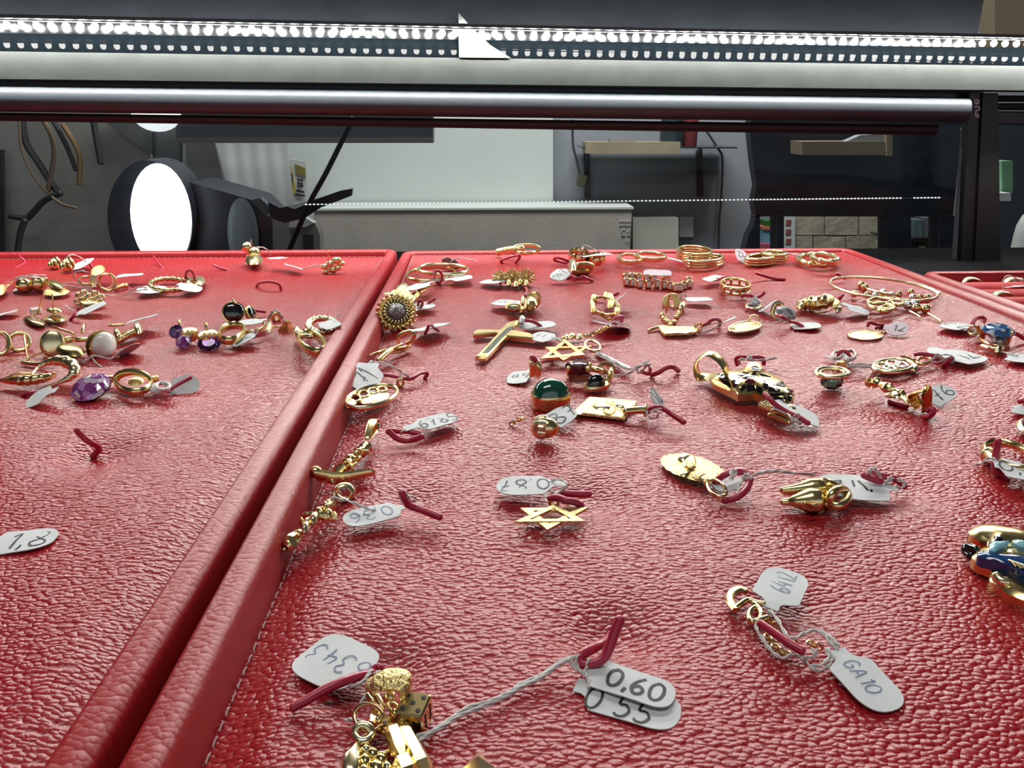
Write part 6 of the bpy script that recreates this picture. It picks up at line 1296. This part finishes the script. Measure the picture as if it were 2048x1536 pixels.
tag('long white tag below the anchor, blue handwriting', (1150, 850), (1650, 1400), .95, 'GA10', h=(.2, .06), neck=.2, th=.32, tc=.48, ink=INKB, lw=.028, threads=(
    [(430, 610, .2), (420, 660, .2), (490, 780, .15), (560, 870, .12), (650, 930, .1), (760, 900, .15), (860, 960, .15), (960, 1040, .1), (1060, 1010, .1), (1100, 940, .15)],
    [(540, 500, .3), (620, 600, .3), (690, 720, .3), (760, 750, .3), (860, 700, .3), (980, 680, .3), (1080, 740, .3), (1140, 810, .25)],
    [(820, 900, .3), (880, 930, .2), (930, 900, .3), (920, 850, .35)], [(840, 920, .3), (930, 920, .2), (960, 860, .35)], [(900, 1000, .12), (1010, 990, .15), (1070, 920, .2), (1050, 860, .25)],
    [(1030, 710, .3), (1090, 800, .25), (1150, 850, .2)], [(1060, 840, .25), (1120, 940, .15), (1200, 1030, .05)], [(990, 690, .3), (1110, 760, .28), (1170, 820, .22)]))
wire('straight bright red wire over the anchor chain', (450, 615, .42), (560, 690, .42), (700, 790, .4), (840, 870, .36), r=.085)
ZP2()
tag('octagonal white tag with 6343 written in blue', (800, 590), (255, 360), 1.32, '6343', h=(.12, .12), neck=.0, th=.5, tc=.48, ang=0, ink=INKB, lw=.035, sq=3.6)
wire('long dark red wire tie lying below the 6343 tag', (115, 910, .12), (250, 840, .2), (420, 740, .28), (580, 670, .3), (720, 620, .25), (860, 590, .15), (940, 560, -.05), r=.088)
e = T('thread_tie', 'frayed white thread knotted at the 6343 tag', 'thread', 760, 700)
string(e, (850, 560, .3), (800, 640, .3), (740, 690, .25), (640, 720, .15), r=.03, n=3); string(e, (880, 590, .3), (920, 570, .35), (970, 620, .3), r=.025); string(e, (900, 620, .3), (910, 580, .35), (930, 640, .25), r=.025); string(e, (620, 1020, .1), (720, 1030, .12), (800, 1060, .15), r=.035); string(e, (830, 770, .25), (790, 820, .2), (750, 870, .12), r=.03)
wire('short red wire knot in the dimple behind the zip pull', (870, 545, .1), (920, 530, .2), (960, 560, .1), (1040, 540, -.1), r=.07)
ZP()
e = T('zip_pull_charm', 'gold zip-pull charm with a grained top', 'charm', 680, 450, G_P)
m = MB(); f, L = gf(440, 300, 960, 300, .62, .62)
q = [P(440, 300, .55), P(560, 260, .68), P(700, 230, .74), P(830, 235, .74), P(920, 290, .66), P(900, 400, .4)]
MB().tube(spline(q, 5), [.1+.12*min(1, i/8) for i in range(26)], 9, axis=V((.2, 1, .3)), flat=.4).obj('grip', GOLDT, e, ang=50)
rod(e, (450, 340, .5), (600, 335, .52), (760, 350, .5), r=.05, name='edge'); blob(e, 520, 400, 130, 110, .3, .15, GOLD, 'slider', rot=20); blob(e, 730, 470, 170, 130, .25, .18, GOLDP, 'slider', rot=10); rod(e, (560, 440, .35), (600, 510, .32), (630, 560, .3), r=.07, mat=GOLDP, name='link'); rod(e, (460, 420, .3), (520, 500, .3), (600, 470, .3), r=.06, name='link')
e = T('dice_charm', 'tiny gold die charm with pierced black spots', 'charm', 1060, 830, G_P)
a_, b_, c_, d_ = P(955, 350, .5), P(1215, 390, .5), P(1060, 660, .5), P(800, 600, .5)
ctr = (a_+b_+c_+d_)/4; ex = ((b_-a_)+(c_-d_)).normalized(); sz = .25
ez = UP; ey = ez.cross(ex); fd = F(ctr-UP*.25, ex, ey, ez).turn('x', .12)
MB().box(fd, sz, sz, sz, .03).obj('cube', GOLD, e, ang=20)
def pip(fr):
    MB().lathe(fr, [(.04, -.004), (.045, .006), (.03, .008), (.001, .008)], 12).obj('spot', DARKIN, e)
for (u, v) in ((-.14, -.14), (.14, -.14), (0, 0), (-.14, .14), (.14, .14)): pip(F(fd.p(u, v, sz), fd.x, fd.y, fd.z))
for (u, v) in ((-.11, -.11), (-.11, .11), (.11, -.11), (.11, .11), (-.11, 0), (.11, 0)): pip(F(fd.p(sz, u, v), fd.y, fd.z, fd.x))
for (u, v) in ((-.1, -.05), (.1, .05)): pip(F(fd.p(u, -sz, v), fd.x, fd.z, -fd.y))
loop(e, 760, 570, 140, 90, .3, .035, GOLD, 'ring', rot=30)
e = T('charm_ring', 'thin gold split ring carrying the charms', 'ring', 500, 800, G_R)
loop(e, 470, 690, 360, 330, .3, .035, GOLDR, 'wire', rot=15, lift=.15, n=36); loop(e, 400, 880, 200, 200, .28, .075, GOLDP, 'inner_ring', n=28, lift=.1); loop(e, 590, 990, 330, 260, .2, .045, GOLD, 'wire', rot=30, n=30)
e = T('bar_charm', 'faceted gold bar charm running off the bottom edge', 'charm', 900, 1200, G_P)
for (x0, y0, x1, y1, h, w, mt) in ((620, 560, 500, 760, .28, .13, GOLDP), (700, 700, 660, 800, .3, .12, GOLDP), (740, 800, 880, 1190, .3, .2, GOLD), (860, 1190, 960, 1420, .28, .24, GOLD), (840, 760, 1180, 1420, .2, .22, GOLD)):
    f, L = gf(x0, y0, x1, y1, h); MB().lathe(F(f.p(L/2), f.y, f.z, f.x), [(w*.4, -L/2), (w*.75, -L*.35), (w*.8, L*.3), (w*.4, L/2)], 6).obj('facet_bar', mt, e, smooth=False)
for (x, y, w, h) in ((560, 640, 150, 120), (580, 750, 140, 110), (780, 680, 130, 120), (860, 740, 120, 90)): blob(e, x, y, w, h, .22, .15, GOLDP if w > 130 else GOLD, 'link', wav=4, amp=.12)
e = T('tooth_charm', 'gold cowbell-shaped charm cut off by the bottom edge', 'charm', 280, 1250, G_P)
dm([(340, 1000), (385, 1080), (350, 1420), (140, 1420), (128, 1210), (270, 1060)], .25, .16, 'bell', GOLDP)
e = T('nugget_charm', 'lumpy gold nugget charm cut off by the bottom edge', 'charm', 560, 1280, G_P)
for (x, y, w, h) in ((440, 1120, 150, 110), (520, 1160, 180, 150), (620, 1230, 180, 160), (430, 1240, 160, 180), (560, 1320, 220, 200), (690, 1330, 140, 160), (420, 1370, 160, 160)): blob(e, x, y, w, h, .22, .15, GOLD if w > 150 else GOLDP, 'lump', wav=4, amp=.08)
e = T('point_charm', 'gold pointed charm tip rising from the bottom edge', 'charm', 1790, 1250, G_P)
f, L = gf(1790, 1440, 1790, 1110, .25, .3); MB().lathe(F(f.p(L*.5), f.y, f.z, f.x), [(.22, -L*.5), (.24, -L*.05), (.02, L*.5)], 4).obj('point', GOLDP, e, smooth=False)
ZQ()
wire('thick red wire hook holding the 0,60 tags', (1395, 150, 1.0), (1350, 260, .75), (1300, 400, .45), (1250, 480, .3), (1160, 520, .22), (1070, 515, .2), (1070, 455, .3), (1180, 390, .3), (1290, 330, .1), (1300, 310, -.05), r=.105)
tag('lower white tag with 0,55 partly hidden under the 0,60 tag', (1030, 690), (1885, 955), 1.0, '0 55', h=(.05, .05), neck=.16, th=.5, tc=.46, tv=-.2, lw=.05)
tag('upper white tag reading 0,60 in thick black pen', (1110, 560), (1840, 800), .78, '0,60', h=(.16, .14), neck=.1, th=.46, tc=.58, lw=.065, threads=(
    [(1010, 460, .35), (1000, 530, .2), (1050, 575, .15), (1100, 595, .15)], [(1040, 450, .38), (1040, 540, .2), (1100, 600, .15)], [(1140, 480, .35), (1120, 550, .2), (1105, 600, .15)], [(1100, 600, .16), (1140, 660, .14), (1135, 720, .1)]))
e = T('thread_strand', 'long white cotton strand from the charms to the 0,60 tag', 'thread', 500, 750)
string(e, (1010, 470, .3), (900, 510, .2), (760, 610, .12), (600, 680, .1), (480, 760, .1), (330, 830, .1), (150, 880, .1), (0, 980, .1), (-150, 1080, .12), (-290, 1120, .15), r=.035, n=3); string(e, (1000, 480, .3), (880, 540, .2), (740, 640, .12), (580, 715, .1), (440, 800, .08), (250, 880, .08), (80, 950, .08), (-80, 1050, .1), (-280, 1170, .12), r=.035, n=3)
for o in bpy.data.objects:
    if '_o' in o: del o['_o']
